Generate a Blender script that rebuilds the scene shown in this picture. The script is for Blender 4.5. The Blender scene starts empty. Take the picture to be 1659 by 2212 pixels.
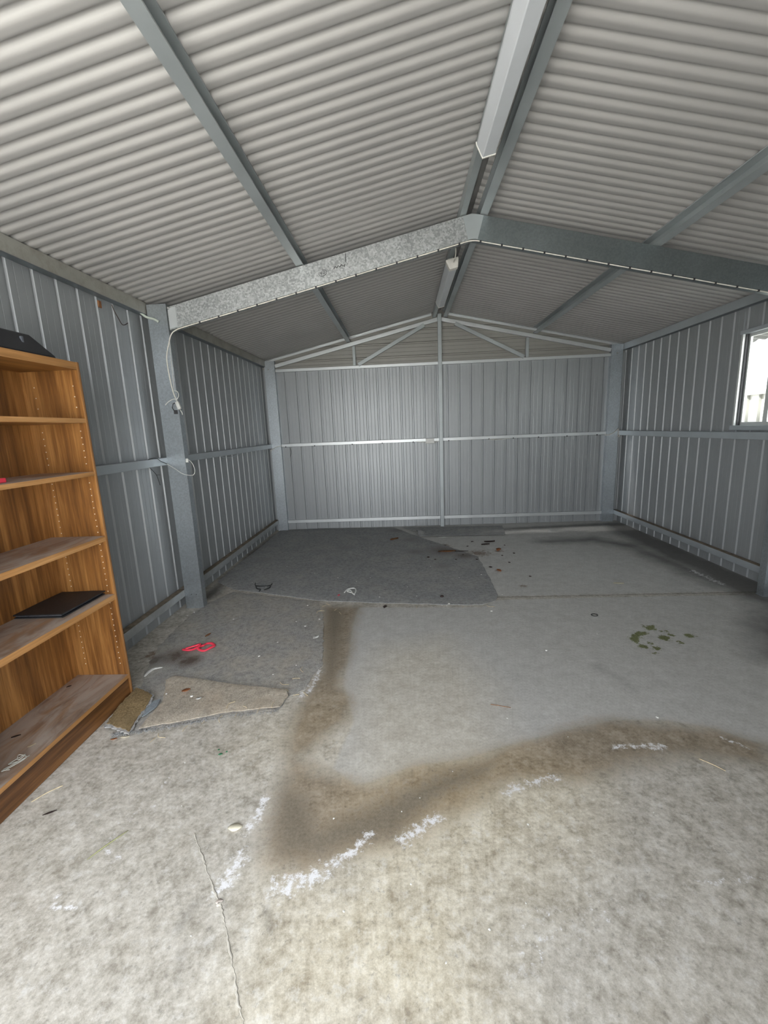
import bpy, bmesh, math, random
import numpy as np
from mathutils import Vector, Matrix

# ---------------------------------------------------------------- camera, sky, light, exposure
scene = bpy.context.scene
COL = scene.collection
XC, TS = 0.515, 0.2195           # ridge position and roof slope (tangent)
ROOF0 = 2.894                    # roof sheet height at the ridge
XL, XR, YB, YF = -1.905, 2.955, 6.10, -0.30   # inner faces of the cladding
F, D = 3.288, 6.04               # planes of the middle frame and of the rear frame

def camera():
    yaw, pitch, roll = 0.0517, 0.1908, -0.0406
    cy, sy, cp, sp = math.cos(yaw), math.sin(yaw), math.cos(pitch), math.sin(pitch)
    f = Vector((-sy*cp, cy*cp, -sp)); r = Vector((cy, sy, 0)); u = r.cross(f)
    r2 = r*math.cos(roll) + u*math.sin(roll); u2 = u*math.cos(roll) - r*math.sin(roll)
    cd = bpy.data.cameras.new('camera'); co = bpy.data.objects.new('camera', cd); COL.objects.link(co)
    m = Matrix((r2, u2, -f)).transposed().to_4x4(); m.translation = (0, 0, 1.4)
    co.matrix_world = m
    cd.sensor_fit = 'VERTICAL'; cd.sensor_height = 36.0; cd.sensor_width = 27.0
    cd.lens = 930.04/2212*36.0; cd.clip_start = 0.02; cd.clip_end = 200
    scene.camera = co
camera()

SKY_STRENGTH = 1.0
w = bpy.data.worlds.new('overcast_sky'); scene.world = w; w.use_nodes = True
wn, wl = w.node_tree.nodes, w.node_tree.links
bg = wn['Background']; bg.inputs['Strength'].default_value = SKY_STRENGTH
tc = wn.new('ShaderNodeTexCoord'); sx = wn.new('ShaderNodeSeparateXYZ'); rp = wn.new('ShaderNodeValToRGB')
wl.new(tc.outputs['Generated'], sx.inputs[0]); wl.new(sx.outputs['Z'], rp.inputs['Fac']); wl.new(rp.outputs[0], bg.inputs['Color'])
# hazy bright sky: palest at the horizon, a little deeper towards the zenith
for (p_, c_), e_ in zip(((0.0, (1.12, 1.13, 1.14, 1)), (1.0, (0.50, 0.545, 0.60, 1))), rp.color_ramp.elements): e_.position = p_; e_.color = c_

def portal(name, loc, rot, sx_, sy_):          # guides sky sampling through the real openings, gives no light of its own
    l = bpy.data.lights.new(name, 'AREA'); l.shape = 'RECTANGLE'; l.size = sx_; l.size_y = sy_
    l.cycles.is_portal = True
    o = bpy.data.objects.new(name, l); COL.objects.link(o); o.location = loc; o.rotation_euler = rot
DOOR = (-1.88, .50, 2.30)                       # roller door opening: x from, x to, height
portal('door_portal', ((DOOR[0]+DOOR[1])/2, YF-0.02, DOOR[2]/2), (math.radians(90), 0, 0), DOOR[1]-DOOR[0], DOOR[2])
portal('window_portal', (XR+0.06, 3.66, 1.69), (0, math.radians(90), 0), 0.8, 0.85)

sun = bpy.data.lights.new('hazy_sun', 'SUN'); sun.energy = 5.0; sun.angle = math.radians(6); sun.color = (1.0, .97, .93)
so = bpy.data.objects.new('hazy_sun', sun); COL.objects.link(so)      # shines from the left and slightly from behind the shed: none comes in at the door
so.rotation_euler = Vector((.62, -.16, -.77)).to_track_quat('-Z', 'Y').to_euler()

vs = scene.view_settings
vs.view_transform = 'Standard'; vs.look = 'None'; vs.gamma = 1.0; vs.use_curve_mapping = False
vs.exposure = 2.95
scene.cycles.use_denoising = True
scene.cycles.max_bounces = 10; scene.cycles.diffuse_bounces = 7; scene.cycles.glossy_bounces = 5
scene.cycles.transparent_max_bounces = 12
scene.cycles.sample_clamp_indirect = 6.0

rnd = random.Random(7)

# ---------------------------------------------------------------- helpers
class MB:
    """collects shapes and links them as one mesh object"""
    def __init__(s): s.v = []; s.f = []; s.sm = []
    def add(s, verts, faces, smooth=False):
        n = len(s.v); s.v += [tuple(v) for v in verts]; s.f += [tuple(i+n for i in f) for f in faces]; s.sm += [smooth]*len(faces)
        return s
    def box(s, a, b):
        x0, y0, z0 = (min(a[i], b[i]) for i in range(3)); x1, y1, z1 = (max(a[i], b[i]) for i in range(3))
        return s.add([(x0,y0,z0),(x1,y0,z0),(x1,y1,z0),(x0,y1,z0),(x0,y0,z1),(x1,y0,z1),(x1,y1,z1),(x0,y1,z1)],
                     [(0,3,2,1),(4,5,6,7),(0,1,5,4),(1,2,6,5),(2,3,7,6),(3,0,4,7)])
    def sweep(s, p0, p1, prof, u, v, smooth=False, u1=None, v1=None):
        """closed 2D outline (a, b) -> p + a*u + b*v, swept from p0 to p1 with capped ends"""
        p0, p1, u, v = Vector(p0), Vector(p1), Vector(u), Vector(v); n = len(prof)
        vs_ = [p0+u*a+v*b for a, b in prof] + [p1+u*a+v*b for a, b in prof]
        fs = [(i, (i+1) % n, n+(i+1) % n, n+i) for i in range(n)]
        s.add(vs_, fs, smooth); k = len(s.v)-2*n
        s.f += [tuple(k+i for i in reversed(range(n))), tuple(k+n+i for i in range(n))]; s.sm += [False, False]
        return s
    def tube(s, pts, r, n=8, closed=False, flat=1.0):
        pts = [Vector(p) for p in pts]; m = len(pts); rings = []
        up = Vector((0, 0, 1))
        for i, p in enumerate(pts):
            a = pts[(i-1) % m] if closed or i > 0 else p; b = pts[(i+1) % m] if closed or i < m-1 else p
            t = (b-a); t = t.normalized() if t.length > 1e-9 else Vector((1, 0, 0))
            q = up if abs(t.dot(up)) < .95 else Vector((0, 1, 0))
            e1 = t.cross(q).normalized(); e2 = e1.cross(t).normalized()
            rr = r(i/(m-1)) if callable(r) else r
            rings.append([p+e1*(rr*math.cos(2*math.pi*k/n))+e2*(rr*flat*math.sin(2*math.pi*k/n)) for k in range(n)])
        vs_ = [q for g in rings for q in g]; fs = []
        for i in range(m if closed else m-1):
            j = (i+1) % m
            fs += [(i*n+k, i*n+(k+1) % n, j*n+(k+1) % n, j*n+k) for k in range(n)]
        if not closed: fs += [tuple(reversed(range(n))), tuple((m-1)*n+k for k in range(n))]
        return s.add(vs_, fs, True)
    def build(s, name, mat, parent=None, bevel=0, shift=None):
        off = Vector((0, 0, 0))
        if parent is not None: off = parent_origin(parent)
        elif shift is not None: off = Vector(shift)
        me = bpy.data.meshes.new(name); me.from_pydata([tuple(Vector(v)-off) for v in s.v], [], s.f); me.validate(); me.update()
        bm = bmesh.new(); bm.from_mesh(me); bmesh.ops.recalc_face_normals(bm, faces=bm.faces)
        if bevel:
            bmesh.ops.bevel(bm, geom=[e for e in bm.edges if len(e.link_faces) == 2 and e.calc_face_angle(0) > .6], offset=bevel, segments=2, affect='EDGES', profile=.6, clamp_overlap=True)
        bm.to_mesh(me); bm.free()
        if len(s.sm) == len(me.polygons): me.polygons.foreach_set('use_smooth', s.sm)
        if mat: me.materials.append(mat)
        o = bpy.data.objects.new(name, me); COL.objects.link(o)
        if parent is not None: o.parent = parent
        elif shift is not None: o.location = off
        return o

def parent_origin(p):
    v = Vector((0, 0, 0))
    while p is not None: v = v + p.location; p = p.parent
    return v
def smooth_path(pts, n=6, closed=False):
    pts = [Vector(p) for p in pts]; out = []; m = len(pts)
    for i in range(m if closed else m-1):
        g = lambda k: pts[k % m] if closed else pts[max(0, min(m-1, k))]
        p0, p1, p2, p3 = g(i-1), g(i), g(i+1), g(i+2)
        for k in range(n):
            t = k/n
            out.append(.5*((2*p1)+(p2-p0)*t+(2*p0-5*p1+4*p2-p3)*t*t+(3*p1-p0-3*p2+p3)*t**3))
    if not closed: out.append(pts[-1])
    return out
def tag(o, label, cat, group=None, kind=None):
    o['label'] = label; o['category'] = cat
    if group: o['group'] = group
    if kind: o['kind'] = kind
    return o
def thing(name, label, cat, loc=(0, 0, 0), group=None):
    o = bpy.data.objects.new(name, None); o.location = loc; o.empty_display_size = .1; COL.objects.link(o)
    return tag(o, label, cat, group)
def structure(name, loc=(0, 0, 0)):
    o = bpy.data.objects.new(name, None); o.location = loc; COL.objects.link(o); o['kind'] = 'structure'
    return o
def roofz(x): return ROOF0 - TS*abs(x-XC)

# ---------------------------------------------------------------- materials
def nodes(name):
    m = bpy.data.materials.new(name); m.use_nodes = True; nt = m.node_tree
    return m, nt, nt.nodes['Principled BSDF']
def N(nt, kind, **kw):
    n = nt.nodes.new(kind)
    for k, v in kw.items():
        if hasattr(n, k): setattr(n, k, v)
        else: n.inputs[k].default_value = v
    return n
def coords(nt, scale=(1, 1, 1), kind='Object'):
    t = N(nt, 'ShaderNodeTexCoord'); mp = N(nt, 'ShaderNodeMapping'); mp.inputs['Scale'].default_value = scale
    nt.links.new(t.outputs[kind], mp.inputs['Vector']); return mp.outputs['Vector']
def noise(nt, vec, scale, detail=4, rough=.55, dist=0):
    n = N(nt, 'ShaderNodeTexNoise'); n.inputs['Scale'].default_value = scale; n.inputs['Detail'].default_value = detail
    n.inputs['Roughness'].default_value = rough; n.inputs['Distortion'].default_value = dist
    nt.links.new(vec, n.inputs['Vector']); return n.outputs['Fac']
def ramp(nt, fac, stops):
    r = N(nt, 'ShaderNodeValToRGB'); cr = r.color_ramp
    while len(cr.elements) < len(stops): cr.elements.new(.5)
    for e, (p, c) in zip(cr.elements, stops):
        e.position = p; e.color = (c, c, c, 1) if isinstance(c, (int, float)) else (*c, 1)
    nt.links.new(fac, r.inputs['Fac']); return r.outputs['Color']
def mix(nt, fac, a, b, mode='MIX'):
    n = N(nt, 'ShaderNodeMix', data_type='RGBA', blend_type=mode)
    for i, x in ((0, fac), (6, a), (7, b)):
        if isinstance(x, (int, float)): n.inputs[i].default_value = x if i == 0 else (x, x, x, 1)
        elif isinstance(x, tuple): n.inputs[i].default_value = (*x, 1)
        else: nt.links.new(x, n.inputs[i])
    return n.outputs[2]
def math_(nt, op, a, b=0.0, clamp=False):
    n = N(nt, 'ShaderNodeMath', operation=op, use_clamp=clamp)
    for i, x in enumerate((a, b)):
        if isinstance(x, (int, float)): n.inputs[i].default_value = x
        else: nt.links.new(x, n.inputs[i])
    return n.outputs[0]
def bump(nt, b, h, strength=.2, dist=.002):
    n = N(nt, 'ShaderNodeBump'); n.inputs['Strength'].default_value = strength; n.inputs['Distance'].default_value = dist
    nt.links.new(h, n.inputs['Height']); nt.links.new(n.outputs[0], b.inputs['Normal'])

def metal(name, col, metallic=.6, rough=.45, var=.12, scale=3.0, spangle=0.0, dirt=0.0):
    m, nt, b = nodes(name); v = coords(nt)
    n = noise(nt, v, scale, 5)
    c0 = tuple(c*(1-var) for c in col); c1 = tuple(min(1, c*(1+var)) for c in col)
    c = ramp(nt, n, [(.3, c0), (.7, c1)])
    r = math_(nt, 'ADD', math_(nt, 'MULTIPLY', n, .16), rough-.08)
    if spangle:
        vo = N(nt, 'ShaderNodeTexVoronoi'); vo.inputs['Scale'].default_value = 95; nt.links.new(v, vo.inputs['Vector'])
        sep = N(nt, 'ShaderNodeSeparateColor'); nt.links.new(vo.outputs['Color'], sep.inputs[0])
        f = ramp(nt, sep.outputs[0], [(.1, 1-spangle), (.9, 1+spangle*.55)])
        c = mix(nt, 1.0, c, f, 'MULTIPLY')
        r = math_(nt, 'ADD', r, math_(nt, 'MULTIPLY', sep.outputs[1], spangle*.5))
    if dirt:
        d = ramp(nt, noise(nt, v, 9, 6, .7), [(.45, 0.0), (.75, dirt)])
        c = mix(nt, d, c, (.20, .16, .11))
    nt.links.new(c, b.inputs['Base Color']); nt.links.new(r, b.inputs['Roughness']); b.inputs['Metallic'].default_value = metallic
    return m
def plain(name, col, rough=.5, metallic=0.0, var=.08, scale=30):
    m, nt, b = nodes(name); n = noise(nt, coords(nt), scale, 3)
    nt.links.new(ramp(nt, n, [(.3, tuple(c*(1-var) for c in col)), (.7, tuple(min(1, c*(1+var)) for c in col))]), b.inputs['Base Color'])
    b.inputs['Roughness'].default_value = rough; b.inputs['Metallic'].default_value = metallic
    return m
def wood(name, dark, mid, light, axis, dust=0.0):
    m, nt, b = nodes(name)
    sc = [11.0, 11.0, 11.0]; sc[axis] = .55
    v = coords(nt, tuple(sc))
    n1 = noise(nt, v, 1.3, 3, .5, .6); n2 = noise(nt, v, 5.5, 5, .65, .3)
    sc2 = [70.0, 70.0, 70.0]; sc2[axis] = 2.0
    n3 = noise(nt, coords(nt, tuple(sc2)), 2.0, 3, .6)
    f = math_(nt, 'ADD', math_(nt, 'MULTIPLY', n1, .55), math_(nt, 'MULTIPLY', n2, .45))
    c = ramp(nt, f, [(.36, dark), (.5, mid), (.62, light)])
    c = mix(nt, .5, c, ramp(nt, n3, [(.3, .55), (.6, 1.0)]), 'MULTIPLY')
    if dust:
        g = N(nt, 'ShaderNodeNewGeometry'); sz = N(nt, 'ShaderNodeSeparateXYZ'); nt.links.new(g.outputs['Normal'], sz.inputs[0])
        up = math_(nt, 'GREATER_THAN', sz.outputs['Z'], .7)
        dn = ramp(nt, noise(nt, coords(nt, (7, 2.2, 7)), 1.6, 6, .62, .8), [(.38, .30), (.56, dust)])
        fac = math_(nt, 'MULTIPLY', up, dn)
        c = mix(nt, fac, c, (.46, .40, .35))
        nt.links.new(math_(nt, 'ADD', math_(nt, 'MULTIPLY', fac, .5), .38), b.inputs['Roughness'])
    else: b.inputs['Roughness'].default_value = .40
    nt.links.new(c, b.inputs['Base Color'])
    return m

M = {}
M['zinc'] = metal('zincalume_cladding', (.365, .385, .397), .45, .46, .05, 2.0)
M['roof'] = metal('roof_sheet_underside', (.40, .393, .38), .15, .52, .04, 2.5)
M['gable'] = metal('gable_cladding', (.33, .325, .30), .25, .5, .06, 3)
M['ridge'] = metal('dark_ridge_cap', (.22, .215, .21), .3, .6, .2, 6)
M['galv'] = metal('galvanised_post', (.52, .565, .60), .92, .38, .06, 3, .10)
M['galvr'] = metal('galvanised_rafter', (.48, .50, .50), .75, .44, .08, 4, .30)
M['purlin'] = metal('purlin_steel', (.44, .48, .49), .45, .48, .10, 3)
M['eave'] = metal('eave_purlin_steel', (.42, .42, .38), .45, .52, .12, 4, 0, .5)
M['flange'] = metal('shaded_bare_flange', (.20, .225, .24), .7, .45, .08, 3)  # bare steel, darkened further for the shade on the underside
M['girt'] = metal('girt_steel', (.50, .545, .575), .55, .45, .08, 4)
M['base'] = metal('base_girt_steel', (.46, .49, .50), .50, .50, .10, 5, 0, .35)
M['bright'] = metal('bright_galvanised_tube', (.66, .69, .70), .62, .42, .06, 5)
M['dust_top'] = plain('brown_dust', (.22, .18, .135), .95, 0, .35, 25)
M['bolt'] = metal('zinc_bolt', (.6, .6, .58), .9, .35, .1, 20)
M['white'] = plain('white_plastic', (.78, .79, .76), .42)
M['cream'] = plain('aged_cable_plastic', (.78, .76, .69), .5, 0, .12, 40)
M['hose'] = plain('pale_green_plastic', (.62, .68, .60), .45)
M['black'] = plain('black_plastic', (.018, .019, .024), .42)
M['blackfab'] = plain('black_vinyl', (.022, .024, .028), .55, 0, .3, 120)
M['wire'] = plain('black_wire', (.02, .02, .02), .5)
M['red'] = plain('red_plastic', (.86, .055, .10), .38)
M['awning'] = metal('weathered_awning', (.10, .10, .10), .2, .6, .1, 5)
M['alu'] = metal('window_aluminium', (.70, .72, .71), .35, .42, .05, 6)
M['seal'] = plain('dark_window_seal', (.05, .05, .055), .6)
M['diff'] = plain('light_diffuser_plastic', (.64, .67, .70), .35, 0, .03, 6)
M['endcap'] = plain('cream_end_cap', (.82, .80, .74), .4)
M['leafbrown'] = plain('dry_leaf', (.26, .115, .045), .75, 0, .35, 40)
M['leaforange'] = plain('orange_leaf', (.42, .16, .06), .75, 0, .35, 40)
M['leafdark'] = plain('dark_leaf', (.055, .035, .03), .7, 0, .4, 40)
M['straw'] = plain('straw', (.62, .52, .34), .8, 0, .25, 60)
M['flake'] = plain('white_flake', (.80, .80, .77), .7, 0, .08, 60)
M['cream_leaf'] = plain('cream_strip', (.78, .73, .58), .6, 0, .08, 30)
M['green'] = plain('green_scrap', (.06, .25, .12), .6)
M['grass'] = plain('dry_green_grass', (.30, .31, .16), .7)
M['fence'] = plain('cream_fence_steel', (.27, .265, .24), .5, 0, .03, 3)
M['drive'] = plain('driveway_concrete', (.56, .55, .52), .85, 0, .08, 3)
M['ink'] = plain('dark_marker_ink', (.03, .03, .032), .6)
M['hole'] = plain('pin_hole_sleeve', (.72, .62, .50), .6)
M['slab_edge'] = plain('slab_rebate', (.12, .11, .10), .9)
BR = ((.105, .041, .011), (.25, .108, .028), (.44, .215, .065))
M['wood_v'] = wood('teak_laminate_upright', *BR, 2)
M['wood_h'] = wood('teak_laminate_shelf', *BR, 1, .85)
M['wood_k'] = wood('teak_laminate_kick', (.05, .020, .008), (.12, .050, .016), (.24, .108, .035), 1)
M['edge'] = wood('honey_edge_banding', (.34, .165, .055), (.46, .235, .085), (.58, .32, .13), 1)
M['edge_v'] = wood('honey_edge_lit_upright', (.30, .14, .05), (.40, .20, .075), (.50, .27, .11), 2)  # honey banding, lightened for the light its inner edge catches

def glass():
    m = bpy.data.materials.new('window_glass'); m.use_nodes = True; nt = m.node_tree; nt.nodes.clear()
    t = N(nt, 'ShaderNodeBsdfTransparent'); t.inputs['Color'].default_value = (.93, .95, .94, 1)
    g = N(nt, 'ShaderNodeBsdfGlossy'); g.inputs['Roughness'].default_value = .03
    lw = N(nt, 'ShaderNodeLayerWeight'); lw.inputs['Blend'].default_value = .5
    fr = N(nt, 'ShaderNodeMath', operation='MULTIPLY_ADD'); nt.links.new(math_(nt, 'POWER', lw.outputs['Facing'], 4.0), fr.inputs[0]); fr.inputs[1].default_value = .45; fr.inputs[2].default_value = .03
    mx = N(nt, 'ShaderNodeMixShader'); o = N(nt, 'ShaderNodeOutputMaterial')
    nt.links.new(fr.outputs[0], mx.inputs[0]); nt.links.new(t.outputs[0], mx.inputs[1]); nt.links.new(g.outputs[0], mx.inputs[2]); nt.links.new(mx.outputs[0], o.inputs[0])
    return m
M['glass'] = glass()

def concrete():
    m, nt, b = nodes('stained_concrete'); v = coords(nt)
    A = N(nt, 'ShaderNodeAttribute', attribute_name='stain'); B = N(nt, 'ShaderNodeAttribute', attribute_name='tone')
    sa = N(nt, 'ShaderNodeSeparateColor'); sb = N(nt, 'ShaderNodeSeparateColor')
    nt.links.new(A.outputs['Color'], sa.inputs[0]); nt.links.new(B.outputs['Color'], sb.inputs[0])
    damp, ef, moss, core = sa.outputs[0], sa.outputs[1], sa.outputs[2], A.outputs['Alpha']
    clean, rust, dark, warm = sb.outputs[0], sb.outputs[1], sb.outputs[2], B.outputs['Alpha']
    big = noise(nt, v, 2.0, 5, .6); m1 = noise(nt, v, 11, 7, .72); m2 = noise(nt, v, 42, 5, .72)
    mid = math_(nt, 'ADD', math_(nt, 'MULTIPLY', m1, .55), math_(nt, 'MULTIPLY', m2, .45))
    fine = noise(nt, v, 85, 4, .7); grit = noise(nt, v, 300, 3, .7)
    base = ramp(nt, mid, [(.38, (.27, .247, .207)), (.46, (.38, .355, .308)), (.53, (.475, .448, .398)), (.61, (.575, .552, .505))])
    warmc = ramp(nt, mid, [(.38, (.335, .285, .205)), (.46, (.475, .425, .325)), (.53, (.59, .54, .43)), (.61, (.70, .655, .55))])
    c = mix(nt, math_(nt, 'MULTIPLY', warm, ramp(nt, big, [(.25, .55), (.6, 1.0)]), True), base, warmc)
    cl = ramp(nt, mid, [(.38, (.435, .432, .418)), (.62, (.53, .528, .513))])
    cl = mix(nt, math_(nt, 'MULTIPLY', warm, .65, True), cl, ramp(nt, mid, [(.38, (.44, .395, .315)), (.62, (.63, .60, .525))]))
    cm = ramp(nt, math_(nt, 'ADD', clean, math_(nt, 'MULTIPLY', math_(nt, 'SUBTRACT', mid, .5), .35)), [(.41, 0.0), (.59, 1.0)])
    c = mix(nt, math_(nt, 'MULTIPLY', cm, .86), c, cl)
    c = mix(nt, .5, c, ramp(nt, fine, [(.28, .80), (.5, 1.18), (.75, 1.34)]), 'MULTIPLY')
    # pale worn blotches and dark specks
    pale = ramp(nt, noise(nt, v, 21, 7, .78), [(.54, 0.0), (.70, 1.0)])
    c = mix(nt, math_(nt, 'MULTIPLY', pale, math_(nt, 'SUBTRACT', .60, math_(nt, 'MULTIPLY', clean, .48))), c, (.60, .595, .58))
    spots = ramp(nt, noise(nt, v, 44, 5, .7), [(.30, 1.0), (.42, 0.0)])
    c = mix(nt, math_(nt, 'MULTIPLY', spots, math_(nt, 'SUBTRACT', .55, math_(nt, 'MULTIPLY', clean, .47))), c, (.225, .215, .195))
    blot = ramp(nt, noise(nt, v, 4.5, 6, .7), [(.30, 1.0), (.46, 0.0)])
    c = mix(nt, math_(nt, 'MULTIPLY', blot, math_(nt, 'SUBTRACT', .42, math_(nt, 'MULTIPLY', clean, .26))), c, mix(nt, 1.0, c, (.66, .62, .55), 'MULTIPLY'))
    # brown water stain
    dj = math_(nt, 'ADD', damp, math_(nt, 'MULTIPLY', math_(nt, 'SUBTRACT', mid, .5), 1.5))
    dj = math_(nt, 'ADD', dj, math_(nt, 'MULTIPLY', math_(nt, 'SUBTRACT', big, .5), .8))
    dm = ramp(nt, dj, [(.28, 0.0), (.70, .80)])
    c = mix(nt, dm, c, mix(nt, 1.0, c, (.56, .47, .37), 'MULTIPLY'))
    cj = math_(nt, 'ADD', core, math_(nt, 'MULTIPLY', math_(nt, 'SUBTRACT', mid, .5), 2.0))
    c = mix(nt, ramp(nt, cj, [(.30, 0.0), (.85, .80)]), c, ramp(nt, fine, [(.3, (.135, .114, .084)), (.7, (.225, .195, .15))]))
    # dark dirt
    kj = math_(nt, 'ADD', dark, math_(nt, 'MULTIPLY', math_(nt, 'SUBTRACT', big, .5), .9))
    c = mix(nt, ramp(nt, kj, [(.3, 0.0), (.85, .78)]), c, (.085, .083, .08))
    # rust and moss
    rj = math_(nt, 'ADD', rust, math_(nt, 'MULTIPLY', math_(nt, 'SUBTRACT', noise(nt, v, 28, 5, .7, .5), .5), 1.5))
    c = mix(nt, ramp(nt, rj, [(.55, 0.0), (.85, .75)]), c, (.17, .105, .06))
    mj = math_(nt, 'ADD', moss, math_(nt, 'MULTIPLY', math_(nt, 'SUBTRACT', noise(nt, v, 48, 5, .7), .5), 1.7))
    c = mix(nt, ramp(nt, mj, [(.45, 0.0), (.58, .92)]), c, ramp(nt, fine, [(.35, (.095, .105, .03)), (.65, (.20, .22, .075))]))
    # white salt bloom
    ej = math_(nt, 'ADD', ef, math_(nt, 'MULTIPLY', math_(nt, 'SUBTRACT', noise(nt, v, 38, 6, .78), .5), 3.2))
    c = mix(nt, ramp(nt, ej, [(.62, 0.0), (.80, .40), (1.15, .95)]), c, (.80, .80, .82))
    c = mix(nt, .35, c, ramp(nt, grit, [(.3, .85), (.7, 1.3)]), 'MULTIPLY')
    nt.links.new(c, b.inputs['Base Color'])
    r = math_(nt, 'SUBTRACT', .74, math_(nt, 'MULTIPLY', clean, .16)); nt.links.new(r, b.inputs['Roughness'])
    b.inputs['Specular IOR Level'].default_value = .35
    bump(nt, b, math_(nt, 'ADD', math_(nt, 'MULTIPLY', fine, .6), math_(nt, 'MULTIPLY', mid, .6)), .25, .003)
    return m
M['concrete'] = concrete()

def felt(name, lo, hi, dusty):
    m, nt, b = nodes(name); v = coords(nt)
    n1 = noise(nt, v, 130, 4, .75); n2 = noise(nt, v, 4, 6, .66); n3 = noise(nt, v, 34, 6, .74); n4 = noise(nt, v, 60, 4, .7)
    c = ramp(nt, n1, [(.30, lo), (.65, hi)])
    c = mix(nt, ramp(nt, n2, [(.42, 0.0), (.66, .60)]), c, dusty)
    c = mix(nt, .75, c, ramp(nt, n3, [(.30, .55), (.50, 1.0), (.70, 1.28)]), 'MULTIPLY')
    c = mix(nt, ramp(nt, n4, [(.62, 0.0), (.74, .60)]), c, tuple(x*.45 for x in lo))
    so_ = N(nt, 'ShaderNodeAttribute', attribute_name='soil')
    sj = math_(nt, 'ADD', so_.outputs['Fac'], math_(nt, 'MULTIPLY', math_(nt, 'SUBTRACT', n3, .5), 1.1))
    c = mix(nt, ramp(nt, sj, [(.38, 0.0), (.9, .85)]), c, (.095, .062, .045))
    nt.links.new(c, b.inputs['Base Color']); b.inputs['Roughness'].default_value = .97; b.inputs['Specular IOR Level'].default_value = .1
    bump(nt, b, math_(nt, 'ADD', n1, n3), .7, .004)
    return m
M['felt'] = felt('grey_felt_carpet', (.215, .22, .222), (.40, .405, .405), (.41, .40, .38))
M['felt2'] = felt('dusty_felt_carpet', (.25, .245, .235), (.455, .445, .425), (.475, .435, .365))
M['flap'] = felt('beige_carpet_backing', (.30, .265, .215), (.53, .48, .405), (.47, .39, .30))
M['patch'] = felt('brown_carpet_backing', (.15, .105, .05), (.36, .27, .15), (.20, .15, .085))
M['lint'] = felt('grey_lint', (.20, .21, .22), (.48, .49, .50), (.35, .33, .30))
M['tape'] = plain('blue_grey_tape', (.24, .28, .31), .55, 0, .2, 60)

# floor stain outlines, carpet outlines and cable paths in metres
DATA = {}
DATA['cable_drop'] = [(2.513, 3.282, 2.201), (2.079, 3.282, 2.309), (1.391, 3.282, 2.457), (0.921, 3.282, 2.562), (0.55, 3.282, 2.646), (0.512, 3.282, 2.648), (0.065, 3.282, 2.56), (-0.529, 3.282, 2.428), (-1.145, 3.282, 2.288), (-1.57, 3.282, 2.183), (-1.641, 3.282, 2.17), (-1.68, 3.282, 2.143), (-1.711, 3.282, 2.071), (-1.736, 3.282, 1.991), (-1.738, 3.282, 1.902), (-1.729, 3.282, 1.785), (-1.719, 3.282, 1.724), (-1.699, 3.282, 1.662)]
DATA['cable_loop'] = [(-1.711, 3.278, 1.743), (-1.687, 3.278, 1.736), (-1.68, 3.278, 1.712), (-1.69, 3.278, 1.689), (-1.709, 3.278, 1.676)]
DATA['cable_stub'] = [(-1.695, 3.276, 1.672), (-1.718, 3.276, 1.683), (-1.748, 3.276, 1.674), (-1.771, 3.276, 1.661), (-1.792, 3.276, 1.642)]
DATA['cable_fall'] = [(-1.7, 3.284, 2.103), (-1.706, 3.284, 1.989), (-1.708, 3.284, 1.891), (-1.715, 3.284, 1.741)]
DATA['plug'] = [(-1.7, 3.276, 1.662), (-1.682, 3.276, 1.607)]
DATA['plug_dark'] = [(-1.734, 3.278, 1.629), (-1.703, 3.278, 1.563)]
DATA['post_wire'] = [(-1.865, 3.276, 1.204), (-1.836, 3.276, 1.196), (-1.775, 3.276, 1.154), (-1.735, 3.276, 1.124), (-1.693, 3.276, 1.108), (-1.645, 3.276, 1.106), (-1.627, 3.276, 1.135), (-1.632, 3.276, 1.178), (-1.65, 3.276, 1.211), (-1.673, 3.276, 1.229)]
DATA['post_wire_black'] = [(-1.835, 3.028, 1.25), (-1.835, 3.087, 1.256), (-1.835, 3.146, 1.248), (-1.835, 3.184, 1.228), (-1.865, 3.276, 1.204)]
DATA['twig1'] = [(-1.885, 2.951, 2.27), (-1.885, 2.97, 2.235), (-1.885, 3.003, 2.197), (-1.885, 3.03, 2.168), (-1.885, 3.06, 2.169), (-1.885, 3.1, 2.19)]
DATA['twig2a'] = [(-1.885, 3.108, 1.191), (-1.885, 3.154, 1.156), (-1.885, 3.189, 1.124), (-1.885, 3.205, 1.087), (-1.885, 3.219, 1.042)]
DATA['twig2b'] = [(-1.885, 3.189, 1.124), (-1.885, 3.239, 1.119)]
DATA['hose'] = [(-1.871, 3.268, 2.305), (-1.855, 3.268, 2.276), (-1.823, 3.268, 2.259), (-1.789, 3.268, 2.251), (-1.757, 3.268, 2.23)]
DATA['rwire'] = [(2.692, 6.03, 1.197), (2.771, 6.03, 1.2), (2.842, 6.03, 1.234), (2.895, 6.03, 1.275), (2.892, 6.03, 1.214), (2.913, 6.03, 1.176), (2.962, 6.03, 1.168), (2.991, 6.03, 1.192)]
DATA['lwire'] = [(-1.902, 6.03, 1.159), (-1.848, 6.03, 1.177), (-1.778, 6.03, 1.213), (-1.712, 6.03, 1.223)]
DATA['girtwire'] = [(-1.606, 6.09, 1.184), (-1.597, 6.09, 1.125), (-1.615, 6.09, 1.067)]
DATA['red_strap'] = [(-1.507, 2.573), (-1.459, 2.554), (-1.433, 2.577), (-1.413, 2.601), (-1.399, 2.62), (-1.408, 2.577), (-1.358, 2.551), (-1.324, 2.58), (-1.315, 2.617), (-1.346, 2.643), (-1.382, 2.644), (-1.39, 2.607)]
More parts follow.
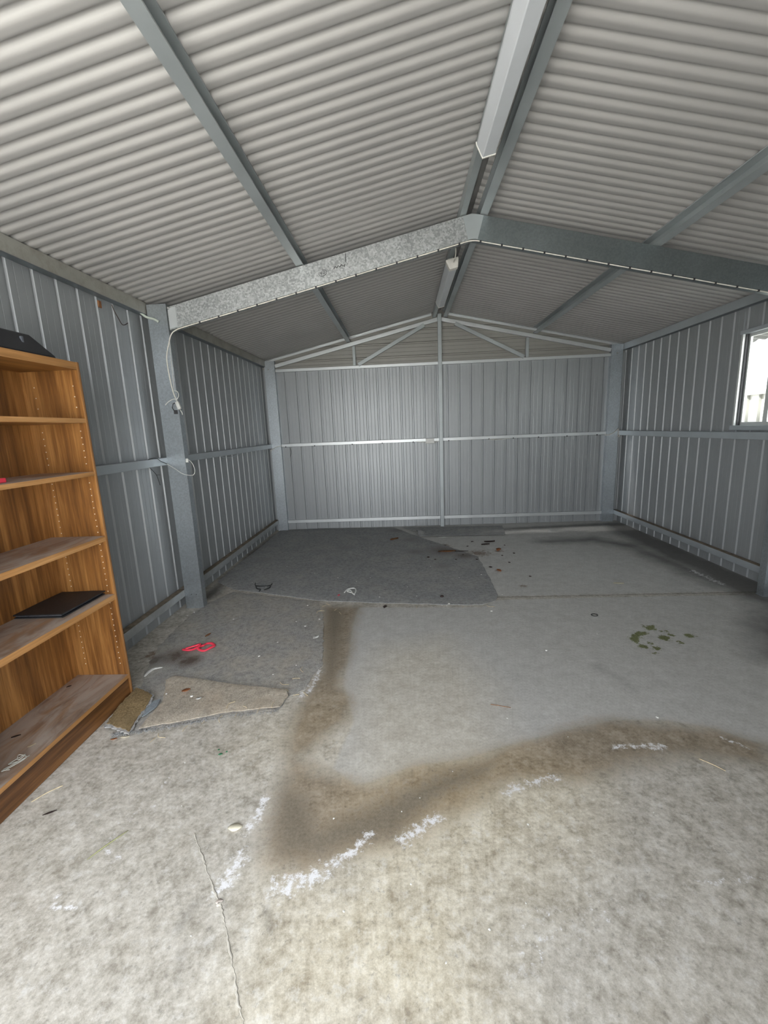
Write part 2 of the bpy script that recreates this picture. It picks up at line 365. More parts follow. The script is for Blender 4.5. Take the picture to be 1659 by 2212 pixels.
DATA['black_wire'] = ([(-1.447, 3.825), (-1.417, 3.75), (-1.346, 3.734), (-1.282, 3.754), (-1.279, 3.802)], [(-1.417, 3.75), (-1.383, 3.678), (-1.34, 3.653), (-1.338, 3.608)], [(-1.282, 3.754), (-1.268, 3.694), (-1.302, 3.639)])
DATA['white_cable'] = [(-0.557, 3.531), (-0.534, 3.606), (-0.477, 3.614), (-0.459, 3.558), (-0.471, 3.484), (-0.509, 3.572), (-0.537, 3.562), (-0.49, 3.517), (-0.46, 3.463)]
DATA['white_curl'] = [(-1.581, 2.261), (-1.585, 2.296), (-1.58, 2.341), (-1.556, 2.356), (-1.527, 2.361)]
DATA['cream_curl'] = [(-1.532, 1.874), (-1.552, 1.935), (-1.566, 2.004), (-1.559, 2.048), (-1.548, 2.06)]
DATA['carpet_back'] = [(-1.838, 6.057), (-1.203, 6.095), (-0.184, 6.025), (0.16, 5.451), (0.761, 4.517), (0.759, 4.028), (0.753, 3.687), (0.742, 3.428), (0.699, 3.312), (0.575, 3.235), (0.284, 3.249), (-0.124, 3.297), (-0.75, 3.387), (-1.147, 3.532), (-1.605, 3.691), (-1.848, 3.901), (-1.857, 4.533), (-1.834, 5.095)]
DATA['carpet_left'] = [(-1.582, 3.633), (-1.135, 3.489), (-0.75, 3.348), (-0.667, 3.092), (-0.568, 2.589), (-0.538, 2.364), (-0.577, 2.242), (-0.585, 2.129), (-0.659, 2.068), (-0.689, 1.951), (-0.962, 1.907), (-1.167, 1.84), (-1.356, 1.801), (-1.447, 1.869), (-1.519, 2.101), (-1.605, 2.286), (-1.713, 2.623), (-1.745, 3.139), (-1.702, 3.396)]
DATA['flap'] = [(-1.428, 2.216), (-1.393, 2.253), (-1.23, 2.217), (-1.016, 2.163), (-0.847, 2.134), (-0.682, 2.105), (-0.661, 2.055), (-0.685, 1.97), (-0.97, 1.925), (-1.134, 1.867), (-1.258, 1.834), (-1.336, 1.808), (-1.338, 1.897), (-1.334, 2.009), (-1.369, 2.099)]
DATA['strip'] = [(-0.065, 5.981), (1.335, 5.917), (1.266, 5.423), (0.16, 5.451), (0.138, 5.707)]
DATA['patch'] = [(-1.546, 2.115), (-1.481, 2.092), (-1.406, 2.046), (-1.387, 1.978), (-1.383, 1.883), (-1.362, 1.775), (-1.421, 1.802), (-1.511, 1.829), (-1.537, 1.961)]
DATA['tape'] = [(-1.382, 2.009), (-1.348, 2.025), (-1.335, 1.966), (-1.352, 1.904), (-1.364, 1.883), (-1.379, 1.948)]
DATA['clean'] = [(-0.401, 3.237), (-0.414, 2.922), (-0.39, 2.468), (-0.379, 2.169), (-0.284, 1.859), (-0.325, 1.674), (-0.339, 1.567), (-0.232, 1.483), (-0.177, 1.495), (-0.007, 1.58), (0.211, 1.618), (0.404, 1.694), (0.606, 1.757), (0.774, 1.817), (0.964, 1.864), (1.196, 1.859), (1.37, 1.806), (1.469, 1.723), (1.522, 1.694), (1.814, 1.721), (3.291, 3.307), (2.376, 3.338), (1.553, 3.344), (0.722, 3.33), (0.567, 3.191)]
DATA['damp'] = [(-0.692, 3.288), (-0.39, 3.236), (-0.403, 2.922), (-0.381, 2.467), (-0.384, 2.17), (-0.319, 2.003), (-0.341, 1.859), (-0.431, 1.733), (-0.511, 1.62), (-0.396, 1.555), (-0.177, 1.495), (-0.007, 1.58), (0.211, 1.618), (0.404, 1.694), (0.535, 1.728), (0.774, 1.817), (0.964, 1.864), (1.192, 1.852), (1.37, 1.806), (1.533, 1.708), (1.439, 1.59), (1.166, 1.616), (0.836, 1.591), (0.683, 1.538), (0.468, 1.496), (0.298, 1.462), (0.106, 1.338), (-0.03, 1.256), (-0.156, 1.212), (-0.273, 1.156), (-0.359, 1.125), (-0.453, 1.139), (-0.514, 1.234), (-0.531, 1.344), (-0.537, 1.427), (-0.528, 1.568), (-0.571, 1.734), (-0.588, 2.087), (-0.552, 2.364)]
DATA['dampcore'] = [(-0.531, 1.471), (-0.427, 1.427), (-0.345, 1.289), (-0.301, 1.326), (-0.169, 1.386), (-0.009, 1.472), (0.126, 1.547), (0.323, 1.592), (0.272, 1.519), (0.078, 1.408), (-0.029, 1.291), (-0.062, 1.252), (-0.22, 1.22), (-0.325, 1.187), (-0.467, 1.185), (-0.519, 1.306)]
DATA['dampleft'] = [(-0.673, 3.223), (-0.511, 3.215), (-0.457, 2.586), (-0.437, 2.311), (-0.45, 2.127), (-0.506, 2.264), (-0.549, 2.588)]
DATA['efflo'] = [([(-0.603, 1.278), (-0.583, 1.344), (-0.585, 1.416)], 0.03), ([(-0.437, 1.081), (-0.382, 1.099), (-0.328, 1.121)], 0.05), ([(-0.3, 1.133), (-0.218, 1.204), (-0.16, 1.263)], 0.03), ([(-0.046, 1.247), (0.003, 1.282), (0.081, 1.338)], 0.035), ([(0.357, 1.447), (0.409, 1.478)], 0.03), ([(0.45, 1.496), (0.566, 1.519)], 0.025), ([(0.869, 1.683), (0.945, 1.697), (0.983, 1.688)], 0.022), ([(0.997, 1.691), (1.078, 1.691)], 0.03), ([(1.365, 1.74), (1.414, 1.7), (1.428, 1.673)], 0.014), ([(-0.559, 2.108), (-0.546, 2.218), (-0.552, 2.364)], 0.025), ([(-0.596, 2.067), (-0.595, 2.173)], 0.03), ([(-1.117, 1.019), (-1.133, 1.065)], 0.012), ([(-1.12, 1.016), (-1.042, 1.017)], 0.012), ([(0.861, 1.119), (1.077, 1.135)], 0.02), ([(-1.061, 1.322), (-1.066, 1.372), (-0.998, 1.382)], 0.015), ([(0.338, 1.046), (0.421, 0.981)], 0.01), ([(0.275, 0.914), (0.383, 0.981), (0.529, 1.055)], 0.09), ([(-1.101, 1.341), (-1.072, 1.196), (-1.028, 1.18)], 0.06), ([(-1.029, 1.47), (-1.023, 1.568)], 0.015), ([(-1.836, 4.216), (-1.803, 4.529)], 0.02), ([(2.629, 3.931), (2.644, 3.569)], 0.04), ([(-0.594, 1.184), (-0.613, 1.079)], 0.04)]
DATA['moss'] = [[(1.423, 2.663), (1.51, 2.751), (1.585, 2.735), (1.562, 2.703), (1.511, 2.685), (1.468, 2.624), (1.435, 2.583), (1.422, 2.625)], [(1.602, 2.851), (1.624, 2.829), (1.684, 2.848), (1.656, 2.765), (1.605, 2.761), (1.596, 2.788)]]
DATA['mossdots'] = [((1.644, 2.655), 0.035), ((1.709, 2.691), 0.02), ((1.71, 2.743), 0.015), ((1.455, 2.547), 0.028), ((1.523, 2.527), 0.025), ((1.814, 2.681), 0.028), ((1.707, 2.592), 0.02), ((1.858, 2.673), 0.01), ((1.519, 2.592), 0.015), ((1.678, 2.751), 0.012), ((1.484, 2.467), 0.012)]
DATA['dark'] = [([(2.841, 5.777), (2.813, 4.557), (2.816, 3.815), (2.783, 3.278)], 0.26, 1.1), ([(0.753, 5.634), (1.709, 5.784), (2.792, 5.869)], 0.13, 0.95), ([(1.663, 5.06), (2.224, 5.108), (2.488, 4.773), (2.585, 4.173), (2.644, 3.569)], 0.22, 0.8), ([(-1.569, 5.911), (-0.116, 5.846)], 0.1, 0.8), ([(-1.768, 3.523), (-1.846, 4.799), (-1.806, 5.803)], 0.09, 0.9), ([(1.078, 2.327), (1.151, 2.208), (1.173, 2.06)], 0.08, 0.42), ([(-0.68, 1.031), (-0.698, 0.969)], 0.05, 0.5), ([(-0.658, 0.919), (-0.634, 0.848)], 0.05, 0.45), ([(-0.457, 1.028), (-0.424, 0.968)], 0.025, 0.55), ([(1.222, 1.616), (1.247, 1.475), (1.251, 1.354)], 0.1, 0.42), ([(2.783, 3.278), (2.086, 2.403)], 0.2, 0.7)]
DATA['warm'] = [(-0.306, 2.168), (-0.168, 2.577), (0.232, 2.689), (0.409, 2.155), (0.412, 1.728), (0.702, 1.496), (0.601, 1.295), (0.416, 1.12), (0.255, 1.038), (0.188, 0.903), (0.186, 0.783), (0.171, 0.716), (-0.454, 0.701), (-0.457, 0.823), (-0.434, 0.979), (-0.445, 1.11), (-0.273, 1.156), (-0.274, 1.518)]
DATA['crack'] = [(-0.795, 1.267), (-0.778, 1.246), (-0.731, 1.189), (-0.689, 1.136), (-0.646, 1.086), (-0.611, 1.045), (-0.595, 1.026), (-0.561, 0.977), (-0.527, 0.921), (-0.494, 0.87), (-0.46, 0.814), (-0.43, 0.77), (-0.385, 0.703)]
DATA['rust'] = [((0.473, 4.72), 0.16), ((0.799, 4.654), 0.2), ((1.028, 4.724), 0.08), ((0.89, 4.06), 0.06), ((1.008, 3.637), 0.06), ((0.391, 4.981), 0.2), ((-1.691, 2.531), 0.09), ((-1.51, 2.544), 0.08), ((-1.23, 2.105), 0.05)]
DATA['pts'] = {'leafbrown1': (-1.43, 2.778), 'leafbig': (0.453, 4.722), 'leaf2': (1.032, 4.743), 'leaf3': (0.887, 4.046), 'leaf4': (-0.157, 5.32), 'dark1': (0.927, 4.928), 'gum1': (-1.402, 1.345), 'chip': (-0.654, 1.29), 'grass': (-1.103, 1.204), 'straw1': (-1.546, 1.428), 'white_bit': (0.464, 5.37), 'redbit': (-0.599, 3.481), 'flake': (-0.644, 2.725), 'flake2': (-1.139, 2.026), 'bark': (-0.189, 3.227), 'twig': (1.233, 1.578), 'leafR': (1.822, 3.632), 'leaf_c': (-1.384, 1.766), 'greenA': (-0.861, 1.648), 'stone': (-0.606, 1.041), 'ring': (1.354, 3.012), 'stick': (0.467, 1.967), 'liftcorner': (0.167, 5.651), 'leafshelf': (-2.037, 2.203), 'leafshelf2': (-1.925, 1.76), 'cobweb': (-1.779, 1.595)}
DATA['edge_white'] = [(0.265, 3.241), (0.301, 3.23), (0.322, 3.257), (-1.509, 4.12), (-1.278, 4.326), (-0.673, 3.927), (-0.482, 3.813), (-0.172, 4.38), (0.696, 3.925), (0.478, 3.85), (0.233, 4.21), (-0.758, 2.898), (-0.846, 2.978), (-0.895, 2.661), (-0.963, 2.483), (-1.487, 3.853), (-0.824, 3.276), (-0.677, 3.011), (-0.695, 2.368), (-0.809, 2.27), (-0.899, 2.135), (-0.99, 1.974), (-1.346, 2.078), (-1.191, 2.055), (-1.733, 2.446), (-1.764, 3.139), (-1.728, 3.182), (-1.94, 3.33), (-1.311, 3.72), (-1.347, 3.038), (-0.007, 3.642), (0.068, 3.424), (-0.244, 3.421), (-0.358, 3.906), (-0.93, 4.079), (0.631, 3.118), (0.782, 3.436), (1.165, 1.879), (0.85, 2.518), (1.248, 2.72)]
DATA['straw'] = [(-0.689, 3.269), (-0.691, 3.179), (-0.659, 3.315), (-0.582, 3.192), (-0.536, 3.128), (-0.701, 3.136), (-0.624, 2.079), (-0.575, 2.087), (-0.941, 1.973), (-0.894, 1.917), (-0.719, 1.97), (-0.714, 2.175), (-0.683, 2.11), (-0.659, 2.22), (-0.641, 2.316), (-1.039, 1.866), (-1.108, 1.816), (-1.198, 1.768), (-1.225, 1.737), (-0.783, 1.941), (0.641, 3.205), (0.424, 3.197), (0.062, 3.215), (-0.955, 1.889), (-0.859, 1.953)]
DATA['specks'] = [(0.611, 4.582), (0.714, 4.949), (0.228, 4.529), (0.297, 4.439), (0.732, 4.403), (0.83, 4.164), (1.029, 4.545), (1.045, 4.298), (0.8, 5.151), (1.146, 4.947), (1.172, 4.62), (0.449, 5.017), (0.516, 4.421), (1.134, 3.869), (0.999, 1.725), (0.381, 1.887), (0.193, 2.273), (0.428, 2.485), (0.28, 3.413)]

# ---------------------------------------------------------------- setting: floor
def poly_sd(P, poly):
    """signed distance of points P (n,2) to a polygon, positive inside"""
    q = np.array(poly, float); n = len(q); d = np.full(len(P), 1e9); ins = np.zeros(len(P), bool)
    for i in range(n):
        a, b = q[i], q[(i+1) % n]; ab = b-a; t = np.clip(((P-a)@ab)/max(ab@ab, 1e-12), 0, 1)
        d = np.minimum(d, np.linalg.norm(P-a-t[:, None]*ab, axis=1))
        c = (a[1] > P[:, 1]) != (b[1] > P[:, 1])
        xs = a[0]+(P[:, 1]-a[1])*(b[0]-a[0])/(b[1]-a[1] if abs(b[1]-a[1]) > 1e-12 else 1e-12)
        ins ^= c & (P[:, 0] < xs)
    return np.where(ins, d, -d)
def line_d(P, pts):
    q = np.array(pts, float); d = np.full(len(P), 1e9)
    if len(q) == 1: return np.linalg.norm(P-q[0], axis=1)
    for a, b in zip(q[:-1], q[1:]):
        ab = b-a; t = np.clip(((P-a)@ab)/max(ab@ab, 1e-12), 0, 1)
        d = np.minimum(d, np.linalg.norm(P-a-t[:, None]*ab, axis=1))
    return d
sat = lambda x: np.clip(x, 0, 1)

def slab(name, x0, x1, y0, y1, step, parent):
    nx, ny = int((x1-x0)/step)+1, int((y1-y0)/step)+1
    X, Y = np.meshgrid(np.linspace(x0, x1, nx), np.linspace(y0, y1, ny)); P = np.stack([X.ravel(), Y.ravel()], 1); n = len(P)
    idx = np.arange(n).reshape(ny, nx)
    q = np.stack([idx[:-1, :-1], idx[:-1, 1:], idx[1:, 1:], idx[1:, :-1]], -1).reshape(-1, 4)
    Z = np.zeros(n)
    me = bpy.data.meshes.new(name); me.vertices.add(n); me.vertices.foreach_set('co', np.column_stack([P, Z]).ravel())
    me.loops.add(q.size); me.polygons.add(len(q)); me.loops.foreach_set('vertex_index', q.ravel())
    me.polygons.foreach_set('loop_start', np.arange(len(q))*4); me.polygons.foreach_set('loop_total', np.full(len(q), 4)); me.update()
    soft = lambda sd, w: sat(.5+sd/(2*w))
    damp = soft(poly_sd(P, DATA['damp']), .11)
    core = np.maximum(soft(poly_sd(P, DATA['dampcore']), .07), .8*soft(poly_sd(P, DATA['dampleft']), .06))
    clean = soft(poly_sd(P, DATA['clean']), .05)
    far = soft(P[:, 1]-3.40, .05)*sat((P[:, 0]+.8)/.4); clean = np.maximum(clean, far*.9)
    ef = np.zeros(n)
    for pts, w_ in DATA['efflo']: ef = np.maximum(ef, sat(1-line_d(P, pts)/(w_*1.7))*(.5 if w_ > .055 else .65 if w_ in (.02, .01, .015) else .95))
    moss = np.zeros(n)
    for pl in DATA['moss']: moss = np.maximum(moss, soft(poly_sd(P, pl), .035))
    for c_, r_ in DATA['mossdots']: moss = np.maximum(moss, sat(.5+(r_-line_d(P, [c_]))/.05))
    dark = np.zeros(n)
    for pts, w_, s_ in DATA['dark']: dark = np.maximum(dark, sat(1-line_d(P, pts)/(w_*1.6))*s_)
    rust = np.zeros(n)
    for c_, r_ in DATA['rust']: rust = np.maximum(rust, sat(1-line_d(P, [c_])/(r_*1.6)))
    warm = soft(poly_sd(P, DATA['warm']), .16)
    warm = np.maximum(warm, .5*sat(1-line_d(P, [(-.62, 1.75), (-.45, 1.9), (-.35, 1.7)])/.35))
    for nm, ch in (('stain', (damp, ef, moss, core)), ('tone', (clean, rust, dark, sat(warm)))):
        a = me.attributes.new(nm, 'FLOAT_COLOR', 'POINT'); a.data.foreach_set('color', np.stack(ch, 1).astype(np.float32).ravel())
    me.materials.append(M['concrete'])
    o = bpy.data.objects.new(name, me); COL.objects.link(o); o.parent = parent
    return o
floor = structure('floor')
JY = 3.383
slab('concrete_slab', XL-.001, XR+.001, -0.32, JY, .0125, floor)
slab('concrete_slab', XL-.001, XR+.001, JY+.006, YB+.001, .025, floor)
MB().box((XL-.001, -.33, -.12), (XR+.001, YB+.001, -.006)).build('slab_core', M['slab_edge'], floor)
# raised filled crack in the foreground
cr = smooth_path([(x, y, .001) for x, y in DATA['crack']], 8)
cr = [p+Vector((rnd.uniform(-.003, .003), 0, 0)) for p in cr]
MB().tube(cr, lambda t: .0022+.0012*math.sin(t*40)+(.008 if .44 < t < .47 else 0), 6, flat=.22).build('filled_crack', plain('crack_filler', (.52, .49, .43), .8, 0, .15, 50), floor)

# ---------------------------------------------------------------- setting: clad walls
PITCH = .1583
def rib_profile(s0, s1, phase):
    """(along, depth) points of flat pans with narrow grooves that press outward, two faint flutes per pan"""
    pts = [(s0, 0)]; k = math.floor((s0-phase)/PITCH)-1
    while phase+k*PITCH < s1+PITCH:
        c = phase+k*PITCH
        for ds, dd in ((-.0138, 0), (-.0085, .0118), (.0085, .0118), (.0138, 0), (.050, 0), (.053, .0010), (.056, 0), (.101, 0), (.104, .0010), (.107, 0)):
            if s0+.001 < c+ds < s1-.001: pts.append((c+ds, dd))
        k += 1
    pts.append((s1, 0)); return pts
def clad_sheet(parent, to3, s0, s1, z0, z1, phase, off=0.0, top=None):
    pts = rib_profile(s0, s1, phase); n = len(pts); vs_ = []; fs = []
    for s, d in pts: vs_.append(to3(s, d+off, z0))
    for s, d in pts: vs_.append(to3(s, d+off, z1 if top is None else top(s)))
    fs = [(i, i+1, n+i+1, n+i) for i in range(n-1)]
    return MB().add(vs_, fs).build('cladding_sheet', M['zinc'], parent)
def clad_wall(parent, to3, s0, s1, z0, z1, phase, pans=5):
    w_ = PITCH*pans; k = math.floor((s0-phase)/w_); i = 0
    while phase+k*w_+.03 < s1:
        a, b = max(s0, phase+k*w_+.032), min(s1, phase+(k+1)*w_+.062)
        if b > a+.005: clad_sheet(parent, to3, a, b, z0, z1, phase, .0012*(i % 2))
        k += 1; i += 1
WTOP = roofz(XL)-.005
wall_left = structure('wall_left'); toL = lambda s, d, z: (XL-d, s, z)
clad_wall(wall_left, toL, YF, YB+.02, -.04, WTOP, 2.666)
wall_right = structure('wall_right'); toR = lambda s, d, z: (XR+d, s, z)
WY0, WY1, WZ0, WZ1 = 3.25, 4.075, 1.285, 2.095
clad_wall(wall_right, toR, WY1, YB+.02, -.04, WTOP, 5.932)
clad_wall(wall_right, toR, WY0, WY1, -.04, WZ0, 5.932)
clad_wall(wall_right, toR, WY0, WY1, WZ1, WTOP, 5.932)
clad_wall(wall_right, toR, YF, WY0, -.04, WTOP, 5.932)
wall_back = structure('wall_back'); toB = lambda s, d, z: (s, YB+d, z)
clad_wall(wall_back, toB, XL-.02, XR+.02, -.04, 2.262, .456)
# gable: horizontal sheets cut to the roof slope, in laps of three ribs
def gable(z0, z1, z_first, pitch, off):
    prof = [(z0, 0)]; k = -1
    while z_first+k*pitch < z1:
        c = z_first+k*pitch
        for dz, dd in ((-.015, 0), (-.008, .013), (.008, .013), (.015, 0), (.055, 0), (.058, .002), (.061, 0), (.108, 0), (.111, .002), (.114, 0)):
            if z0+.001 < c+dz < z1-.001: prof.append((c+dz, dd))
        k += 1
    prof.append((z1, 0)); vs_ = []; n = len(prof)
    for z, d in prof:
        hw = max(.01, min((ROOF0-.004-z)/TS, 2.42)); vs_ += [(XC-hw, YB+d-off, z), (XC+hw, YB+d-off, z)]
    fs = [(2*i, 2*i+1, 2*i+3, 2*i+2) for i in range(n-1)]
    MB().add(vs_, fs).build('gable_sheet', M['gable'], wall_back)
gable(2.255, 2.545, 2.345, .168, .004); gable(2.54, 2.885, 2.345, .168, .0055)
# front wall with the open roller-door bay (behind the photographer)
wall_front = structure('wall_front'); fw = MB()
fw.box((XL, YF-.03, .012), (DOOR[0], YF, DOOR[2])); fw.box((DOOR[1], YF-.03, .012), (XR, YF, DOOR[2]))
fw.add([(XL, YF, DOOR[2]), (XR, YF, DOOR[2]), (XR, YF, WTOP), (XC, YF, ROOF0-.01), (XL, YF, WTOP)], [(0, 1, 2, 3, 4)])
fw.build('front_panel', M['zinc'], wall_front)

# ---------------------------------------------------------------- setting: roof of corrugated sheets
ceiling = structure('ceiling')
CP, CA = .0766, .0088
def roof_sheet(side, y0, y1, off):
    xr, xe = XC+side*.020, (XL-.075 if side < 0 else XR+.075)
    n = max(2, int(round((y1-y0)/CP*14))); vs_ = []; cosn = 1/math.hypot(1, TS)
    for i in range(n+1):
        y = y0+(y1-y0)*i/n; h = 2*CA*((1+math.cos(2*math.pi*(y-1.446)/CP))/2)**2.6+.001+off
        for x in (xr, xe): vs_.append((x+side*h*TS*cosn, y, roofz(x)+h*cosn))
    o = MB().add(vs_, [(2*i, 2*i+1, 2*i+3, 2*i+2) for i in range(n)], True).build('roof_sheet', M['roof'], ceiling)
    return o
for side in (-1, 1):
    k = 0; y = -.45
    while y < 6.12:
        y1 = min(y+CP*10, 6.13); roof_sheet(side, y, min(y1+CP*.9, 6.135), .0006*(k % 2)); y = y1; k += 1
cap = MB(); zc = ROOF0+.022
cap.add([(XC-.15, -.45, zc-.033), (XC, -.45, zc), (XC+.15, -.45, zc-.033), (XC-.15, 6.13, zc-.033), (XC, 6.13, zc), (XC+.15, 6.13, zc-.033)], [(0, 1, 4, 3), (1, 2, 5, 4)])
for ye in (-.45, 6.13): cap.add([(XC-.15, ye, zc-.033), (XC, ye, zc), (XC+.15, ye, zc-.033), (XC, ye, zc-.12)], [(0, 1, 2, 3)])
cap.build('ridge_cap', M['ridge'], ceiling)
fl = MB()                                        # outside barge and corner flashings close the sheet ends
for side in (-1, 1):
    xe = XL-.08 if side < 0 else XR+.08
    fl.add([(XC, 6.135, ROOF0+.03), (xe, 6.135, roofz(xe)+.03), (xe, 6.135, roofz(xe)-.16), (XC, 6.135, ROOF0-.16)], [(0, 1, 2, 3)])
    xw = XL-.02 if side < 0 else XR+.02
    fl.add([(xw, -.30, WTOP-.06), (xw, 6.13, WTOP-.06), (xw, 6.13, roofz(xw)+.02), (xw, -.30, roofz(xw)+.02)], [(0, 1, 2, 3)])
    fl.box((xw-.004, 6.02, -.05), (xw+.004, 6.135, WTOP)); fl.box((xw-.01*side-.06, 6.118, -.05), (xw-.01*side+.06, 6.122, WTOP))
for y0, y1, z0, z1 in ((WY0-.05, WY0, -.05, WTOP), (WY0, WY0+.05, -.05, WZ0-.02), (WY1, WY1+.05, -.05, WTOP), (WY1-.05, WY1, -.05, WZ0-.02)):
    fl.box((XR+.016, y0, z0), (XR+.018, y1, z1))                # seam covers beside and under the window
t = fl.build('trim_2', M['zinc']); t['kind'] = 'structure'
# thin barge angle where the roof meets the rear gable
tb = MB()
for side in (-1, 1):
    x1 = XL-.02 if side < 0 else XR+.02
    a, b = Vector((XC+side*.1, YB-.004, roofz(XC+side*.1)-.004)), Vector((x1, YB-.004, roofz(x1)-.004))
    tb.sweep(a, b, [(0, 0), (0, -.028), (-.004, -.028), (-.004, -.004), (-.03, -.004), (-.03, 0)], (0, 1, 0), (0, 0, 1))
t = tb.build('trim_1', M['bright']); t['kind'] = 'structure'

# ---------------------------------------------------------------- setting: window
window = structure('window_1', (XR, (WY0+WY1)/2, WZ0))
fx0, fx1 = XR-.012, XR+.055
f = MB(); f.box((fx0, WY1-.020, WZ0+.02), (fx1, WY1, WZ1-.02)); f.box((fx0, WY0, WZ0+.02), (fx1, WY0+.020, WZ1-.02)); f.build('window_jamb', M['alu'], window, .002)
MB().box((fx0-.006, WY0-.01, WZ1-.022), (fx1, WY1+.01, WZ1+.01)).build('window_head', M['girt'], window, .002)
MB().box((fx0-.012, WY0-.01, WZ0-.02), (fx1, WY1+.01, WZ0+.02)).build('window_sill', M['girt'], window, .002)
MB().box((XR+.008, WY1-.032, WZ0+.02), (XR+.05, WY1-.020, WZ1-.022)).build('window_seal', M['seal'], window)
def sash(y0, y1, x, w0, w1):
    s = MB(); s.box((x, y0, WZ0+.02), (x+.018, y0+w0, WZ1-.022)); s.box((x, y1-w1, WZ0+.02), (x+.018, y1, WZ1-.022))
    s.box((x, y0+w0, WZ0+.02), (x+.018, y1-w1, WZ0+.048)); s.box((x, y0+w0, WZ1-.048), (x+.018, y1-w1, WZ1-.022))
    o = s.build('window_sash', M['alu'], window, .0015)
    MB().box((x+.007, y0+w0, WZ0+.048), (x+.011, y1-w1, WZ1-.048)).build('glass_pane', M['glass'], o)
    return o
sash(3.735, WY1-.034, XR+.030, .030, .018)
s2 = sash(WY0+.022, 3.775, XR+.010, .03, .045)

# ---------------------------------------------------------------- outside: driveway, fence, neighbouring awning
gr = MB().add([(-40, -60, -.05), (60, -60, -.05), (60, 60, -.05), (-40, 60, -.05)], [(0, 1, 2, 3)]).build('ground', M['drive']); gr['kind'] = 'structure'
fence = thing('fence', 'pale cream steel panel fence seen through the window on the right wall', 'fence', (4.6, 5.5, -.05))
for i in range(7):
    y0 = 2.2+i*.79; vs_ = []; pr = []
    for j in range(4):
        a = y0+j*.1975; pr += [(a, 0), (a+.11, 0), (a+.125, .03), (a+.182, .03)]
    pr.append((y0+.79, 0)); n = len(pr)
    vs_ = [(4.6+d, s, -.03) for s, d in pr]+[(4.6+d, s, 1.66) for s, d in pr]
    MB().add(vs_, [(k, k+1, n+k+1, n+k) for k in range(n-1)]).build('fence_panel', M['fence'], fence)
MB().box((4.575, 2.2, 1.645), (4.645, 7.73, 1.69)).build('top_rail', M['fence'], fence)
aw = thing('corrugated_awning', 'small grey corrugated awning outside the top of the window', 'awning', (3.6, 5.2, 2.2))
pr = [(3.95+2.5*i/96, .012*math.cos(2*math.pi*i/96*16)) for i in range(97)]
v0 = [(3.16, y, 2.325+h_) for y, h_ in pr]+[(3.95, y, 2.195+h_) for y, h_ in pr]
MB().add(v0, [(k, k+1, 98+k, 97+k) for k in range(96)], True).build('awning_sheet', M['awning'], aw)
for y_ in (4.1, 6.3): MB().box((3.89, y_, -.05), (3.93, y_+.04, 2.19)).build('awning_post', M['girt'], aw)

# ---------------------------------------------------------------- steel frame
def csec(depth, flange, lip=.016, t=.003):
    """C outline: web along +a at b=0, flanges towards +b, lips back along a"""
    return [(0, 0), (depth, 0), (depth, flange), (depth-lip, flange), (depth-lip, flange-t), (depth-t, flange-t), (depth-t, t), (t, t), (t, flange-t), (lip, flange-t), (lip, flange), (0, flange)]
def post(name, x0, x1, y, h_, label):
    t = thing(name, label, 'post', ((x0+x1)/2, y+.03, 0))
    MB().sweep((x0, y, .004), (x0, y, h_), csec(x1-x0, .064, .018), (1, 0, 0), (0, 1, 0)).build('web_channel', M['galv'], t)
    MB().box((x0-.004, y-.002, 0), (x1+.004, y+.068, .004)).build('base_plate', M['galv'], t)
    return t
pL = post('steel_post', -1.8445, -1.6985, F, 2.356, 'galvanised steel post on the left beside the bookshelf, white cables hanging on it')
for xx in (.055, .096): MB().box((-1.8445+xx-.003, F-.0012, .118), (-1.8445+xx+.003, F, .124)).build('screw', M['seal'], pL)
pR = post('steel_post', 2.752, 2.90, F, 2.356, 'galvanised steel post at the right edge, partly out of the picture')
pBL = post('steel_post', -1.8628, -1.7207, D, 2.36, 'galvanised steel post in the back left corner')
pBR = post('steel_post', 2.7414, 2.8919, D, 2.36, 'bluish steel post in the dark back right corner')
for p_, xx in ((pBL, -1.79), (pBR, 2.83)):
    MB().box((xx-.03, D-.004, 2.215), (xx+.05, D, 2.285)).build('bracket_plate', M['galv'], p_)
    MB().tube([(xx-.015, D-.003, 2.25), (xx-.015, D-.014, 2.25)], .009, 6).build('bolt', M['bolt'], p_)
# middle-frame rafters: C channels on edge, mitred at the ridge
RZ = 2.815
def rafter(side, label):
    x1 = -1.689 if side < 0 else 2.742
    t = thing('roof_rafter', label, 'rafter', ((XC+x1)/2, F+.03, roofz((XC+x1)/2)-.2))
    z_ = lambda x: RZ-TS*abs(x-XC)
    a, b = (XC, F, z_(XC)), (x1, F, z_(x1))
    MB().sweep(a, b, [(-q[0], q[1]) for q in csec(.158, .064, .018)], (0, 0, 1), (0, 1, 0)).build('web_channel', M['galvr'] if side < 0 else M['galvr_shade'], t)
    e = -1 if side < 0 else 1
    pl = [(x1-e*.062, z_(x1-e*.062)-.012), (x1-e*.004, z_(x1-e*.004)-.012), (x1-e*.004, z_(x1-e*.004)-.150), (x1-e*.062, z_(x1-e*.062)-.150)]
    MB().sweep((0, F-.003, 0), (0, F, 0), pl, (1, 0, 0), (0, 0, 1)).build('end_plate', M['bright'], t)
    if side < 0:
        bx_ = (-1.676, F, 2.322)
        MB().tube([bx_, (bx_[0], F-.02, bx_[2])], .010, 6).build('bolt', M['bolt'], t)
    return t
M['galvr_shade'] = metal('galvanised_rafter_shaded', (.27, .305, .315), .80, .40, .08, 4, .08)  # smoother steel, its colour also darkened to carry the shade on the right
rl = rafter(-1, 'speckled galvanised rafter rising from the left post to the ridge, cable along its lower edge')
rr = rafter(1, 'smooth grey rafter with shade in its colour, sloping down from the ridge to the right wall')
